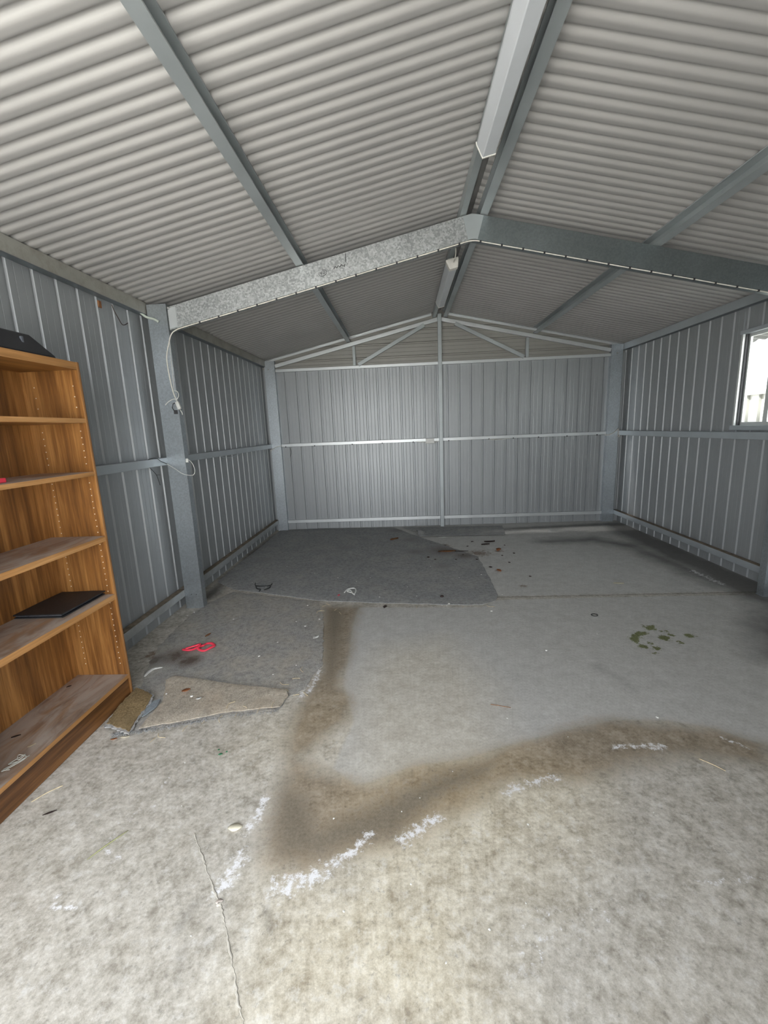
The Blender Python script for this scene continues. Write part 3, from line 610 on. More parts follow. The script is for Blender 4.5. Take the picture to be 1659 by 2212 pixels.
# handwritten numerals and smears on the left rafter
zc_ = .0012
class Ink:
    def tube(s, *a): MB().tube(*a).build('handwritten_mark', M['ink'], rl)
ink = Ink()
cx, cz = -.535, 2.497
ink.tube([(cx+.028*math.cos(a), F-zc_, cz+.020*math.sin(a)+.2*.028*math.cos(a)) for a in np.linspace(2.6, 7.9, 20)], .0016, 5)
for dx, sh in ((-.009, [(.005, .010), (-.004, .006), (-.006, -.004), (.0, -.009), (.006, -.004), (.001, .001), (-.005, -.003)]), (.009, [(0, .010), (.006, .005), (.006, -.005), (0, -.010), (-.005, -.005), (-.005, .005), (0, .010)])):
    ink.tube([(cx+dx+a, F-zc_, cz+b_+.2*dx+.002) for a, b_ in sh], .0015, 5)
q = [(-.455+.011*i, 2.522+.0025*i+(.010 if i % 2 else -.004)) for i in range(7)]
ink.tube([(a, F-zc_, b_) for a, b_ in q], .0026, 5)
ink.tube([(-.385, F-zc_, 2.535), (-.372, F-zc_, 2.548), (-.380, F-zc_, 2.528)], .0022, 5)
ink.tube([(-.367, F-zc_, 2.613), (-.368, F-zc_, 2.560)], .0024, 5)
# ridge plate that joins the two rafters
ap = thing('ridge_plate', 'light bent steel plate joining the two rafters under the ridge', 'bracket', (XC, F-.003, 2.66))
pl = [(XC-.065, RZ-.065*TS-.002), (XC-.02, RZ-.006), (XC+.02, RZ-.006), (XC+.075, RZ-.075*TS-.002), (XC+.035, RZ-.158-.004), (XC+.015, RZ-.160), (XC-.01, RZ-.160), (XC-.03, RZ-.158-.005)]
MB().sweep((0, F-.0035, 0), (0, F-.0003, 0), pl, (1, 0, 0), (0, 0, 1)).build('plate', M['apex'] if 'apex' in M else M['purlin'], ap)

# purlins: C channels under the roof, open towards the ridge
def purlin(name, xa, xb, web_at, label, mat, y0=-.29, y1=6.06, cat='purlin'):
    t = thing(name, label, cat, ((xa+xb)/2, y0, min(roofz(xa), roofz(xb))-.08))
    w_ = abs(xb-xa); e = 1 if web_at == 'a' else -1; xs = min(xa, xb) if web_at == 'a' else max(xa, xb)
    sl = -TS if (xa+xb)/2 > XC else TS
    prof = [(a, b_) for b_, a in [(p[1], p[0]) for p in csec(.073, w_, .006, .0025)]]
    # a: height below the roof, b: from the web across
    MB().sweep((xs, y0, roofz(xs)-.001), (xs, y1, roofz(xs)-.001), [(a, b_) for a, b_ in prof], (0, 0, -1), (e, 0, e*sl)).build('channel', mat, t)
    return t
purlin('roof_purlin', -.72, -.67, 'a', 'long steel purlin across the middle of the left roof slope', M['purlin'])
purlin('roof_purlin', 1.734, 1.784, 'b', 'long steel purlin across the middle of the right roof slope', M['purlin'])
purlin('ridge_purlin', .430, .472, 'a', 'steel purlin just left of the ridge, light fittings fixed under it', M['purlin'])
purlin('ridge_purlin', .567, .617, 'b', 'steel purlin just right of the dark ridge gap', M['purlin'])
def eave(side, label):
    x0, x1 = (-1.902, -1.850) if side < 0 else (2.90, 2.952)
    t = thing('eave_purlin', label, 'purlin', ((x0+x1)/2, -.29, 2.29))
    x_in, x_out, e = (x1, x0, -1) if side < 0 else (x0, x1, 1)
    zi, zo = roofz(x_in)-.004, roofz(x_out)-.004
    MB().sweep((0, -.29, 0), (0, 6.09, 0), [(x_in, 2.290), (x_in, zi), (x_out, zo), (x_out, zo-.003), (x_in+e*.003, zi-.003), (x_in+e*.003, 2.290)], (1, 0, 0), (0, 0, 1)).build('channel', M['eave'] if side < 0 else M['girt'], t)
    MB().box((x0, -.29, 2.2865), (x1, 6.09, 2.2895)).build('lower_flange', M['flange'], t)
    return t
eave(-1, 'dusty eave purlin along the top of the left wall')
eave(1, 'eave purlin along the top of the right wall above the window')

# wall girts: top-hat rails, dust lying on the low ones
def rail(name, label, x0, x1, y0, y1, z0, z1, mat, dust=False, inner=None):
    t = thing(name, label, 'rail', ((x0+x1)/2, (y0+y1)/2, z0))
    MB().box((x0, y0, z0), (x1, y1, z1)).build('channel', mat, t, .003)
    if dust: MB().box((x0+.004, y0+.004, z1-.0004), (x1-.004, y1-.004, z1+.0016)).build('dust_layer', M['dust_top'], t)
    return t
GX0, GX1 = XL+.001, -1.845
HX0, HX1 = 2.895, XR-.001
YP = F+.032
rail('wall_girt', 'waist-high girt on the left wall between the bookshelf and the front post', GX0, GX1, -.29, YP, 1.190, 1.247, M['girt'])
rail('wall_girt', 'waist-high girt on the left wall between the two left posts', GX0, GX1, YP+.004, D+.03, 1.193, 1.248, M['girt'])
rail('base_girt', 'dusty low girt on the left wall by the foot of the bookshelf', GX0, GX1, -.29, YP, .105, .161, M['base'], True)
rail('base_girt', 'dusty low girt on the left wall behind the front post', GX0, GX1, YP+.004, D+.03, .105, .161, M['base'], True)
rail('wall_girt', 'waist-high girt on the right wall under the window', HX0, HX1, -.29, D+.03, 1.190, 1.250, M['girt'])
rail('base_girt', 'dusty low girt along the foot of the right wall', HX0, HX1, -.29, D+.03, .105, .161, M['girt'], True)
bg_ = rail('wall_girt', 'bright waist-high girt across the back wall carrying a thin cable', -1.719, 2.74, D+.018, YB-.001, 1.204, 1.246, M['bright'])
for xx in (-1.66, -1.25, -.72, -.30, .13, .62, 1.17, 1.50, 1.84, 2.22, 2.62):
    MB().box((xx-.006, D+.013, 1.197), (xx+.008, D+.018, 1.212)).build('cable_clip', M['black'], bg_)
rail('base_girt', 'bright low girt along the foot of the back wall', -1.719, 2.74, D+.018, YB-.001, .104, .147, M['bright'])
rail('tie_beam', 'bright horizontal tie tube across the back wall under the gable', -1.716, 2.74, D+.002, D+.042, 2.213, 2.250, M['bright'])
def tube_between(name, label, a, b, w_, mat, cat='brace', d=.038):
    a, b = Vector(a), Vector(b); t = thing(name, label, cat, tuple((a+b)/2)); dr = (b-a).normalized(); u = dr.cross(Vector((0, 1, 0))).normalized()
    MB().sweep(a, b, [(-w_/2, -d/2), (w_/2, -d/2), (w_/2, d/2), (-w_/2, d/2)], u, (0, 1, 0)).build('tube', mat, t, .003)
    return t
yg = D+.022
tube_between('gable_chord', 'bright sloping tube along the left half of the back gable', (-1.716, yg, 2.292), (XC-.02, yg, 2.782), .046, M['bright'])
tube_between('gable_chord', 'grey sloping tube along the right half of the back gable', (2.74, yg, 2.292), (XC+.02, yg, 2.782), .046, M['bright'])
tube_between('gable_web', 'short upright tube in the left half of the back gable', (-.630, yg, 2.251), (-.630, yg, 2.500), .038, M['purlin'])
tube_between('gable_web', 'short upright tube in the right half of the back gable', (1.662, yg, 2.251), (1.662, yg, 2.500), .038, M['purlin'])
tube_between('gable_brace', 'long slanting brace in the left half of the back gable', (-.575, D-.016, 2.256), (.315, D-.016, 2.712), .045, M['purlin'], d=.03)
tube_between('gable_brace', 'long slanting brace in the right half of the back gable', (1.615, D-.016, 2.256), (.715, D-.016, 2.712), .045, M['purlin'], d=.03)
mp = thing('mullion_post', 'thin square steel post standing in the middle of the back wall', 'post', (.513, D-.02, 0))
MB().box((.488, D-.045, .003), (.537, D-.003, 2.842)).build('tube', M['purlin'], mp, .003)
MB().box((.482, D-.05, 0), (.543, D, .004)).build('base_plate', M['galv'], mp)

# ---------------------------------------------------------------- light fittings
def batten(y0, y1, label, near_box):
    t = thing('fluorescent_light', label, 'light fitting', (.455, (y0+y1)/2, 2.70), 'batten lights under the ridge')
    a = math.atan(TS); u = Vector((math.cos(a), 0, math.sin(a))); v = Vector((-math.sin(a), 0, math.cos(a))); c0 = Vector((.4625, 0, 2.698))
    def sw(prof, ya, yb, name, mat, par=t, bev=.002):
        p = [(q[0], q[1]) for q in prof]
        return MB().sweep(c0+Vector((0, ya, 0)), c0+Vector((0, yb, 0)), p, u, v).build(name, mat, par, bev)
    sw([(-.024, .070), (.024, .070), (.024, .0975), (-.024, .0975)], y0+.02, y1-.02, 'body', M['white'])
    dp = [(-.030, 0), (.030, 0), (.0335, .004), (.047, .060), (.047, .072), (-.047, .072), (-.047, .060), (-.0335, .004)]
    sw(dp, y0+.004, y1-.004, 'diffuser', M['diff'])
    ep = [(-.0335, -.003), (.0335, -.003), (.050, .060), (.050, .076), (-.050, .076), (-.050, .060)]
    sw(ep, y1-.008, y1+.002, 'end_cap', M['endcap'])
    if near_box:
        sw([(q[0]*1.06, q[1]-.003) for q in ep], y0-.045, y0+.012, 'end_box', M['endcap'], t, .005)
        w_ = smooth_path([c0+u*.01+v*.04+Vector((0, y0-.045, 0)), c0+u*.012+v*.045+Vector((0, y0-.11, 0)), c0+u*.022+v*.075+Vector((0, y0-.14, 0)), c0+u*.024+v*.10+Vector((0, y0-.16, 0))], 6)
        MB().tube(w_, .005, 8).build('supply_cable', M['cream'], t)
    else: sw(ep, y0-.002, y0+.008, 'end_cap', M['endcap'])
    return t
batten(1.22, 2.442, 'long white fluorescent batten nearest the camera under the ridge', False)
batten(3.985, 5.15, 'far white fluorescent batten under the ridge beyond the rafter', True)

# ---------------------------------------------------------------- bookshelf
SX0, SX1, SY0, SY1, SH = -1.842, -1.549, 1.212, 2.103, 1.771
bk = thing('bookshelf', 'tall brown wood-grain bookshelf with dusty shelves against the left wall', 'bookshelf', ((SX0+SX1)/2, (SY0+SY1)/2, 0))
T_ = .016
for ya in (SY0, SY1-T_):
    s = MB().box((SX0, ya, 0), (SX1-.001, ya+T_, SH)).build('side_panel', M['wood_v'], bk)
    MB().box((SX1-.0012, ya, 0), (SX1+.0004, ya+T_-.006, SH)).build('edge_strip', M['edge_v'], s)
MB().box((SX0, SY0+T_, .02), (SX0+.004, SY1-T_, SH-.004)).build('back_panel', M['wood_v'], bk)
YA, YB_ = SY0+T_+.0005, SY1-T_-.0005
def shelf(name, zt, th=.018, xf=SX1-.002):
    s = MB().box((SX0+.004, YA, zt-th), (xf-.001, YB_, zt)).build(name, M['wood_h'], bk)
    MB().box((xf-.0012, YA, zt-th), (xf+.0006, YB_, zt)).build('edge_strip', M['edge'], s)
shelf('top_panel', SH-.001, .034)
for zt, th in ((1.507, .021), (1.247, .020), (.916, .027), (.599, .029)): shelf('shelf', zt, th)
shelf('bottom_shelf', .133, .020, SX1-.001)
MB().box((SX1-.022, YA, .002), (SX1-.006, YB_, .1125)).build('kickboard', M['wood_k'], bk)
ph = MB()
for xx in (SX1-.035, SX0+.062):
    z = .20
    while z < 1.68:
        if all(abs(z-q) > .022 for q in (.59, .905, 1.238, 1.497)):
            ph.tube([(xx, YB_+.0002, z), (xx, YB_-.0012, z)], .0028, 6)
        z += .032 if .2 <= z < 1.5 else .05
o = ph.build('pin_hole', M['hole'], bk); o['kind'] = 'stuff'

# things on the shelves
def wavy_sheet(x0, x1, y0, y1, z, th, amp, mat, name, parent, skew=0.0, n=8):
    vs_ = []; fs = []
    for i in range(n+1):
        for j in range(n+1):
            u, v = i/n, j/n
            zz = z+amp*(math.sin(u*5+1)*math.sin(v*4)+1)*.5*max(u, v)
            vs_.append((x0+(x1-x0)*u+skew*v, y0+(y1-y0)*v, zz))
    m = len(vs_); vs_ += [(a, b, c+th) for a, b, c in vs_]; k = n+1
    for i in range(n):
        for j in range(n):
            a = i*k+j; fs += [(a, a+1, a+k+1, a+k), (m+a, m+a+k, m+a+k+1, m+a+1)]
    for i in range(n):
        for a, b in ((i, i+1), (n*k+i, n*k+i+1), (i*k, (i+1)*k), (i*k+n, (i+1)*k+n)): fs.append((a, b, m+b, m+a))
    return MB().add(vs_, fs, False).build(name, mat, parent, 0)
fo = thing('folder', 'flat black vinyl folder lying on the second shelf from the bottom', 'folder', (-1.72, 1.97, .599))
wavy_sheet(-1.836, -1.600, 1.795, 2.083, .6000, .004, .003, M['blackfab'], 'lower_cover', fo)
wavy_sheet(-1.832, -1.610, 1.80, 2.079, .6065, .004, .003, plain('dark_paper_stack', (.09, .095, .11), .4, 0, .3, 90), 'page', fo)
wavy_sheet(-1.836, -1.600, 1.792, 2.083, .6135, .005, .004, M['blackfab'], 'upper_cover', fo, .004)
tb_ = thing('plastic_tub', 'black upturned plastic tub with sloping sides on top of the bookshelf', 'tub', (-1.70, 1.74, SH))
b_ = [(-1.83, 1.52), (-1.575, 1.52), (-1.575, 2.0), (-1.83, 2.0)]; t2 = [(-1.80, 1.60), (-1.62, 1.60), (-1.62, 1.925), (-1.80, 1.925)]
zz0, zz1, zz2 = SH, SH+.012, SH+.094
MB().add([(x, y, zz0) for x, y in b_]+[(x, y, zz1) for x, y in b_]+[(x, y, zz2) for x, y in t2],
         [(3, 2, 1, 0)]+[(i, (i+1) % 4, 4+(i+1) % 4, 4+i) for i in range(4)]+[(4+i, 4+(i+1) % 4, 8+(i+1) % 4, 8+i) for i in range(4)]+[(8, 9, 10, 11)]).build('shell', M['black'], tb_, .006)
MB().box((-1.606, 1.855, zz1+.012), (-1.596, 1.863, zz2-.02)).build('ridge_strip', plain('grey_plastic_ridge', (.10, .11, .13), .4), tb_)
MB().box((-1.70, 1.80, zz2-.002), (-1.66, 1.88, zz2+.004)).build('foot', M['black'], tb_)
rb = thing('red_block', 'small red plastic piece at the left end of the third shelf down', 'toy', (-1.637, 1.63, 1.247))
MB().box((-1.66, 1.60, 1.2475), (-1.615, 1.672, 1.266)).build('block', M['red'], rb, .004)
MB().tube([(-1.637, 1.63, 1.266), (-1.637, 1.63, 1.274)], .012, 10).build('stud', M['red'], rb)

def leaf(name, label, xy, ln, wd, ang, mat, z=.0015, curl=.25, cat='leaf', group=None, mid=True, bend=0.0):
    """a curled dry leaf with a raised midrib"""
    t = MB(); n = 9; ca, sa = math.cos(ang), math.sin(ang); vs_ = []; fs = []
    for i in range(n):
        u = i/(n-1); w_ = wd*.5*math.sin(math.pi*min(.97, max(.03, u)))**.8
        for k in (-1, 0, 1):
            a = (u-.5)*ln; b = k*w_+bend*math.sin(math.pi*u)*ln
            zz = curl*wd*(abs(k)*.8+.5*math.sin(math.pi*u)*(1-abs(k))*0)+curl*ln*.35*(u-.5)**2
            vs_.append((xy[0]+a*ca-b*sa, xy[1]+a*sa+b*ca, z+zz))
    m = len(vs_); vs_ += [(a, b, c+.0010) for a, b, c in vs_]
    for i in range(n-1):
        for k in range(2):
            a = i*3+k; fs += [(a, a+3, a+4, a+1), (m+a, m+a+1, m+a+4, m+a+3)]
        fs += [(i*3, m+i*3, m+i*3+3, i*3+3), (i*3+2, i*3+5, m+i*3+5, m+i*3+2)]
    fs += [(0, 1, m+1, m), (1, 2, m+2, m+1)]; e = (n-1)*3; fs += [(e, m+e, m+e+1, e+1), (e+1, m+e+1, m+e+2, e+2)]
    o = t.add(vs_, fs, True).build(name, mat, None, 0, (xy[0], xy[1], z))
    return tag(o, label, cat, group)
ZB = .1335
leaf('dry_leaf', 'small dark leaf at the back of the bottom shelf', (-1.80, 1.975), .022, .009, .8, M['leafdark'], ZB)
leaf('dry_leaf', 'dark brown leaf on the bottom shelf near its left end', (-1.745, 1.60), .034, .012, .6, M['leafdark'], ZB)
leaf('dry_leaf', 'tan sliver of leaf in the middle of the bottom shelf', (-1.625, 1.545), .03, .006, .9, M['straw'], ZB)
cwp = [Vector((-1.605+rnd.uniform(-.02, .03), 1.44+rnd.uniform(-.045, .05), ZB+rnd.uniform(.001, .012))) for _ in range(14)]
tag(MB().tube(smooth_path(cwp, 5), .0016, 5).build('web_clump', plain('grey_web', (.55, .55, .50), .9), None, 0, tuple(cwp[0])), 'pale tangled web clump on the bottom shelf at its left end', 'cobweb')

# ---------------------------------------------------------------- carpet
def rag(poly, step=.03, amp=.010, seed=1):
    r = random.Random(seed); out = []; n = len(poly)
    for i in range(n):
        a, b = Vector((*poly[i], 0)), Vector((*poly[(i+1) % n], 0)); L = (b-a).length; k = max(1, int(L/step))
        nrm = Vector((-(b-a).y, (b-a).x, 0)).normalized() if L > 1e-6 else Vector((0, 0, 0))
        for j in range(k):
            p = a.lerp(b, j/k)+(nrm*r.uniform(-amp, amp) if j else nrm*0); out.append((p.x, p.y))
    return out
def mat_piece(name, poly, z0, z1, mat, parent=None, step=.03, amp=.008, seed=1, wob=0.0, shift=None, lift=None, grid=.07, soil=None):
    """flat ragged textile: outline filled with a triangulated interior so that it can ripple"""
    from mathutils import geometry
    pts = rag(poly, step, amp, seed); n0 = len(pts); P = [Vector(p) for p in pts]
    xs = [p[0] for p in pts]; ys = [p[1] for p in pts]; arr = []
    gx = np.arange(min(xs), max(xs), grid); gy = np.arange(min(ys), max(ys), grid)
    G = np.array([(a+(grid*.5 if j % 2 else 0), b) for j, b in enumerate(gy) for a in gx]); sd = poly_sd(G, pts)
    P += [Vector(g) for g, s in zip(G, sd) if s > grid*.45]
    co, ed, fa, *_ = geometry.delaunay_2d_cdt(P, [(i, (i+1) % n0) for i in range(n0)], [list(range(n0))], 1, 1e-5)
    sdv = poly_sd(np.array([tuple(c) for c in co]), pts); r = random.Random(seed+5)
    def hgt(c, s):
        h_ = z1+wob*(math.sin(c[0]*7+seed)*math.sin(c[1]*6+seed*2)+.6*math.sin(c[0]*15+c[1]*11))*min(1, max(s, 0)/.06)
        h_ -= (z1-z0)*.45*(1-min(1, max(s, 0)/.012))
        return max(z0+.0008, h_+(lift(c) if lift else 0))
    top = [(c[0], c[1], hgt(c, s)) for c, s in zip(co, sdv)]; m = len(top)
    mb = MB(); mb.add(top, [tuple(f_) for f_ in fa], True)
    mb.add([top[i] for i in range(0)], [])
    # skirt down to z0 round the edge
    cnt = {}
    for f_ in fa:
        for i in range(len(f_)):
            e = (f_[i], f_[(i+1) % len(f_)]); cnt[tuple(sorted(e))] = cnt.get(tuple(sorted(e)), 0)+1
    for (a, b), k in cnt.items():
        if k == 1:
            la, lb = (lift(co[a]) if lift else 0), (lift(co[b]) if lift else 0)
            mb.add([top[a], top[b], (top[b][0], top[b][1], z0+max(0, lb)), (top[a][0], top[a][1], z0+max(0, la))], [(0, 1, 2, 3)])
    o = mb.build(name, mat, parent, 0, shift)
    if soil:                                     # trodden-in dirt spots: (x, y), radius, strength
        V = np.array([(v[0], v[1]) for v in mb.v]); val = np.zeros(len(V))
        for c_, r_, s_ in soil: val = np.maximum(val, s_*np.clip(1-np.hypot(V[:, 0]-c_[0], V[:, 1]-c_[1])/r_, 0, 1))
        if len(o.data.vertices) == len(V): o.data.attributes.new('soil', 'FLOAT', 'POINT').data.foreach_set('value', val.astype(np.float32))
    return o
ZC = .0010
cb = thing('carpet', 'large grey felt carpet piece on the floor in front of the back wall', 'carpet', (-.4, 4.6, 0))
mat_piece('pile', DATA['carpet_back'], ZC, .0085, M['felt'], cb, .05, .006, 3, .0012, grid=.06, soil=[((.42, 4.78), .5, .75), ((.1, 4.75), .35, .6), ((.62, 4.55), .3, .8), ((.35, 4.2), .28, .55), ((.05, 5.3), .4, .55), ((-.75, 5.0), .35, .5), ((-1.2, 5.6), .5, .4), ((-.1, 5.85), .5, .6), ((-1.0, 3.45), .3, .35), ((-1.6, 4.6), .35, .5)])
clp = [(max(x, -1.52) if y < 2.13 else x, y) for x, y in DATA['carpet_left']]
cl_ = thing('carpet', 'dusty grey-beige carpet piece on the left floor beside the bookshelf', 'carpet', (-1.1, 2.5, 0))
mat_piece('pile', clp, ZC, .0075, M['felt2'], cl_, .03, .008, 4, .0015, grid=.04, soil=[((-1.52, 2.50), .24, .95), ((-1.40, 2.44), .16, 1.1), ((-1.62, 2.46), .15, .9), ((-1.5, 2.28), .12, .5), ((-1.45, 2.05), .16, .6), ((-.62, 2.3), .1, .4)])
flp = [(max(x, -1.515) if y < 2.13 else x, y) for x, y in DATA['flap']]
fold_line = [(-1.39, 2.24), (-1.2, 2.205), (-1.016, 2.155), (-.69, 2.09)]
fl_ = mat_piece('folded_flap', flp, .0078, .0165, M['flap'], cl_, .025, .004, 6, .003, lift=lambda c: .009*max(0, 1-float(line_d(np.array([(c[0], c[1])]), fold_line)[0])/.07), grid=.035)
fl_['label'] = 'beige folded-over front flap'
# lint fringe along the ragged front edge
fr = MB(); fpts = [(-.69, 1.945), (-.96, 1.90), (-1.17, 1.836), (-1.36, 1.79), (-1.44, 1.775)]
fpath = smooth_path([(x, y, 0) for x, y in fpts], 40)
for p in fpath:
    for _ in range(3):
        a = rnd.uniform(-2.6, -.4); L = rnd.uniform(.006, .028); q = Vector((p.x+rnd.uniform(-.008, .008), p.y+rnd.uniform(-.006, .014), rnd.uniform(.002, .010)))
        fr.tube([q, q+Vector((math.cos(a)*L*.5, math.sin(a)*L*.5, rnd.uniform(0, .006))), q+Vector((math.cos(a)*L, math.sin(a)*L, -.001))], .0008, 3)
o = fr.build('frayed_fringe', M['lint'], cl_); o['kind'] = 'stuff'
st = thing('carpet', 'narrow grey carpet strip against the back wall with a kinked front edge', 'carpet', (.7, 5.8, 0))
lc = (.167, 5.62)
mat_piece('pile', DATA['strip'], ZC+.008, .0150, M['felt'], st, .04, .004, 8, .001, lift=lambda c: .055*max(0, 1-math.hypot((c[0]-lc[0])/.085, (c[1]-lc[1])/.10)), grid=.04)
pa = thing('carpet_offcut', 'small brown carpet offcut with grey frayed edges at the foot of the bookshelf', 'carpet', (-1.44, 1.92, 0))
def plift(c): return max(0, .012*(c[1]-1.75)/.35)
inner = DATA['patch']; cxp = sum(p[0] for p in inner)/len(inner); cyp = sum(p[1] for p in inner)/len(inner)
outer = [(cxp+(x-cxp)*1.13, cyp+(y-cyp)*1.10) for x, y in inner]
fix = lambda pl: [(max(x, -1.538), y) for x, y in pl]
mat_piece('lint_border', fix(outer), .0106, .0215, M['lint'], pa, .012, .006, 9, .002, lift=plift, grid=.03)
mat_piece('backing', fix(inner), .0150, .0275, M['patch'], pa, .015, .004, 10, .002, lift=plift, grid=.03)
tp = mat_piece('torn_tape', DATA['tape'], .0180, .0255, M['tape'], None, .02, .003, 11, .002, shift=(-1.39, 1.95, .017))
tag(tp, 'blue-grey torn tape scrap beside the brown carpet offcut', 'tape')

# ---------------------------------------------------------------- cables and wires
def wire(name, label, pts, r, mat, cat='cable', n=6, k=6, group=None, raw=False):
    p = [Vector(q) for q in pts] if raw else smooth_path(pts, k)
    return tag(MB().tube(p, r, n).build(name, mat, None, 0, tuple(p[0])), label, cat, group)
rc = thing('power_cable', 'white cable clipped along the lower edge of the rafters and hanging down the left post', 'cable', DATA['cable_drop'][-1])
zr = lambda x: RZ-TS*abs(x-XC)-.158
run = [(2.72, F+.004, zr(2.72)-.006)]+[(x, F+.004, zr(x)-.006) for x in (2.4, 2.0, 1.6, 1.2, .8, .62)]+[(XC, F+.004, zr(XC)-.010)]+[(x, F+.004, zr(x)-.006) for x in (.40, .2, -.2, -.6, -1.0, -1.4, -1.60)]
MB().tube(smooth_path(run+list(DATA['cable_drop'])[10:], 5), .0042, 7).build('cable', M['cream'], rc)
MB().tube(smooth_path(DATA['cable_loop'], 6), .003, 6).build('cable_loop', M['white'], rc)
MB().tube(smooth_path(DATA['cable_stub'], 6), .0035, 6).build('loose_end', M['white'], rc)
MB().tube(smooth_path(DATA['cable_fall'], 5), .002, 6).build('second_strand', M['white'], rc)
x = 2.6; kc = 0
while x > -1.6 and kc < 40:
    if abs(x-XC) > .05: MB().box((x-.006, F-.0015, zr(x)-.012), (x+.006, F+.010, zr(x)+.001)).build('cable_clip', M['seal'], rc)
    x -= .145; kc += 1
(px0, _, pz0), (px1, _, pz1) = DATA['plug']
pg = thing('plug', 'white plug connector hanging at the end of the cable on the left post', 'plug', ((px0+px1)/2, F-.012, (pz0+pz1)/2))
a_, b2 = Vector((px0, F-.013, pz0)), Vector((px1, F-.013, pz1)); dr = (b2-a_).normalized(); uu = dr.cross(Vector((0, 1, 0)))
MB().sweep(a_, b2, [(-.012, -.010), (.012, -.010), (.012, .010), (-.012, .010)], uu, (0, 1, 0)).build('body', M['white'], pg, .003)
MB().tube([b2, b2+dr*.03+Vector((.004, 0, 0)), b2+dr*.045], .004, 6).build('cord_end', M['white'], pg)
hk = thing('wall_hook', 'dark metal bracket hook behind the white plug on the left post', 'hook', (-1.725, F, 1.60))
MB().box((-1.737, F-.006, 1.573), (-1.708, F-.001, 1.602)).build('plate', M['seal'], hk, .002)
MB().tube([(-1.735, F-.004, 1.60), (-1.741, F-.012, 1.62), (-1.73, F-.014, 1.648), (-1.715, F-.008, 1.655)], .003, 6).build('hook_wire', M['seal'], hk)
wire('loop_wire', 'thin white wire looping in front of the left post at girt height', [(-1.842, F-.012, 1.196)]+list(DATA['post_wire'])[1:], .0024, M['white'])
MB_ = MB().box((-1.688, F-.016, 1.205), (-1.668, F-.008, 1.235)).build('tape_tag', M['white'], None, .002, (-1.678, F-.012, 1.22)); tag(MB_, 'small white tape tag where the looping wire meets the post edge', 'tape')
wire('black_wire', 'thin black wire lying over the left girt against the front post', list(DATA['post_wire_black'])[:4]+[(-1.840, F-.011, 1.20)], .0024, M['wire'])
wire('hanging_twig', 'dark bent twig hanging high on the left wall under the eave', DATA['twig1'], .0028, M['leafdark'], 'twig')
tag(MB().box((-1.903, 2.835, 2.225), (-1.893, 2.862, 2.268)).build('mud_nest', M['leafbrown'], None, .004, (-1.9, 2.85, 2.25)), 'small brown mud nest high on the left wall under the eave', 'nest')
tw = thing('girt_twig', 'thin black forked twig hanging below the left girt', 'twig', DATA['twig2a'][0])
MB().tube(smooth_path(DATA['twig2a'], 5), .0020, 5).build('stem', M['wire'], tw); MB().tube(DATA['twig2b'], .0016, 5).build('fork', M['wire'], tw)
wire('conduit_hose', 'short pale green hose end bent out from the left eave at the post', [(-1.872, F-.055, 2.300)]+list(DATA['hose'])[1:], .0085, M['hose'], 'hose', 10)
wire('corner_cable', 'short grey cable across the back left post at girt height', [(-1.875, D-.010, DATA['lwire'][0][2]), *[(q[0], D-.008, q[2]) for q in DATA['lwire'][1:3]], (-1.705, D+.010, DATA['lwire'][3][2])], .004, M['cream'])
rw = [(2.715, D-.004, 1.199), *[(q[0], D-.008, q[2]) for q in DATA['rwire'][1:6]], (2.893, D-.03, 1.17), (2.893, D-.05, 1.195)]
rw = [(min(a, 2.889), b, c) for a, b, c in rw]
wire('corner_cable', 'grey cable with a hooked loop on the back right post at girt height', rw, .0048, M['cream'])
jb = thing('junction_box', 'small white junction box on the back wall girt beside the middle post', 'box', (.361, D+.01, 1.172))
MB().box((.305, D-.008, 1.176), (.420, D+.0175, 1.243)).build('cover', M['white'], jb, .004)
MB().tube([(.30, D+.010, 1.20), (.25, D+.010, 1.198), (.18, D+.012, 1.206)], .003, 6).build('lead', M['cream'], jb)
MB().tube([(.42, D+.010, 1.19), (.45, D+.010, 1.193), (.484, D+.012, 1.205)], .003, 6).build('lead', M['cream'], jb)
wire('girt_cable', 'thin pale cable sagging under the right half of the back girt', [(1.17, D+.014, 1.20), (1.25, D+.012, 1.193), (1.36, D+.012, 1.196), (1.46, D+.014, 1.203)], .003, M['cream'])
wire('black_wire', 'short black wire end hanging from the left end of the back girt', DATA['girtwire'], .0028, M['wire'])
wire('sag_cable', 'dark cable sagging under the girt between the two left posts', [(-1.842, 4.28, 1.195), (-1.84, 4.36, 1.178), (-1.84, 4.5, 1.170), (-1.84, 4.68, 1.176), (-1.842, 4.8, 1.192)], .0028, M['girt'])

# ---------------------------------------------------------------- litter on the floor
ZK = .0095      # on the carpet pile
rs = thing('red_strap', 'twisted red plastic strap on the carpet near the bookshelf', 'strap', (*DATA['red_strap'][4], ZK))
sp = DATA['red_strap']
MB().tube(smooth_path([(x, y, ZK+.005+.005*(i % 2)) for i, (x, y) in enumerate(sp)], 5), .0105, 8, flat=.6).build('strap', M['red'], rs)
MB().tube(smooth_path([(sp[0][0]+.02, sp[0][1]-.006, ZK+.013), (sp[2][0], sp[2][1]+.022, ZK+.018), (sp[3][0]+.006, sp[3][1]+.01, ZK+.02), (sp[5][0], sp[5][1]-.01, ZK+.012)], 6), .0085, 8, flat=.6).build('strap_tail', M['red'], rs)
wh = thing('bent_wire', 'bent black wire lying on the carpet near the left posts', 'wire', (*DATA['black_wire'][0][1], ZK))
for q, nm in zip(DATA['black_wire'], ('main_wire', 'left_end', 'right_end')): MB().tube(smooth_path([(x, y, ZK+.003) for x, y in q], 5), .0042, 6).build(nm, M['wire'], wh)
wire('tangled_cord', 'tangled scrap of white cord on the grey carpet in mid floor', [(x, y, ZK+.003+.003*(i % 3)) for i, (x, y) in enumerate(DATA['white_cable'])], .0048, M['white'], 'cord')
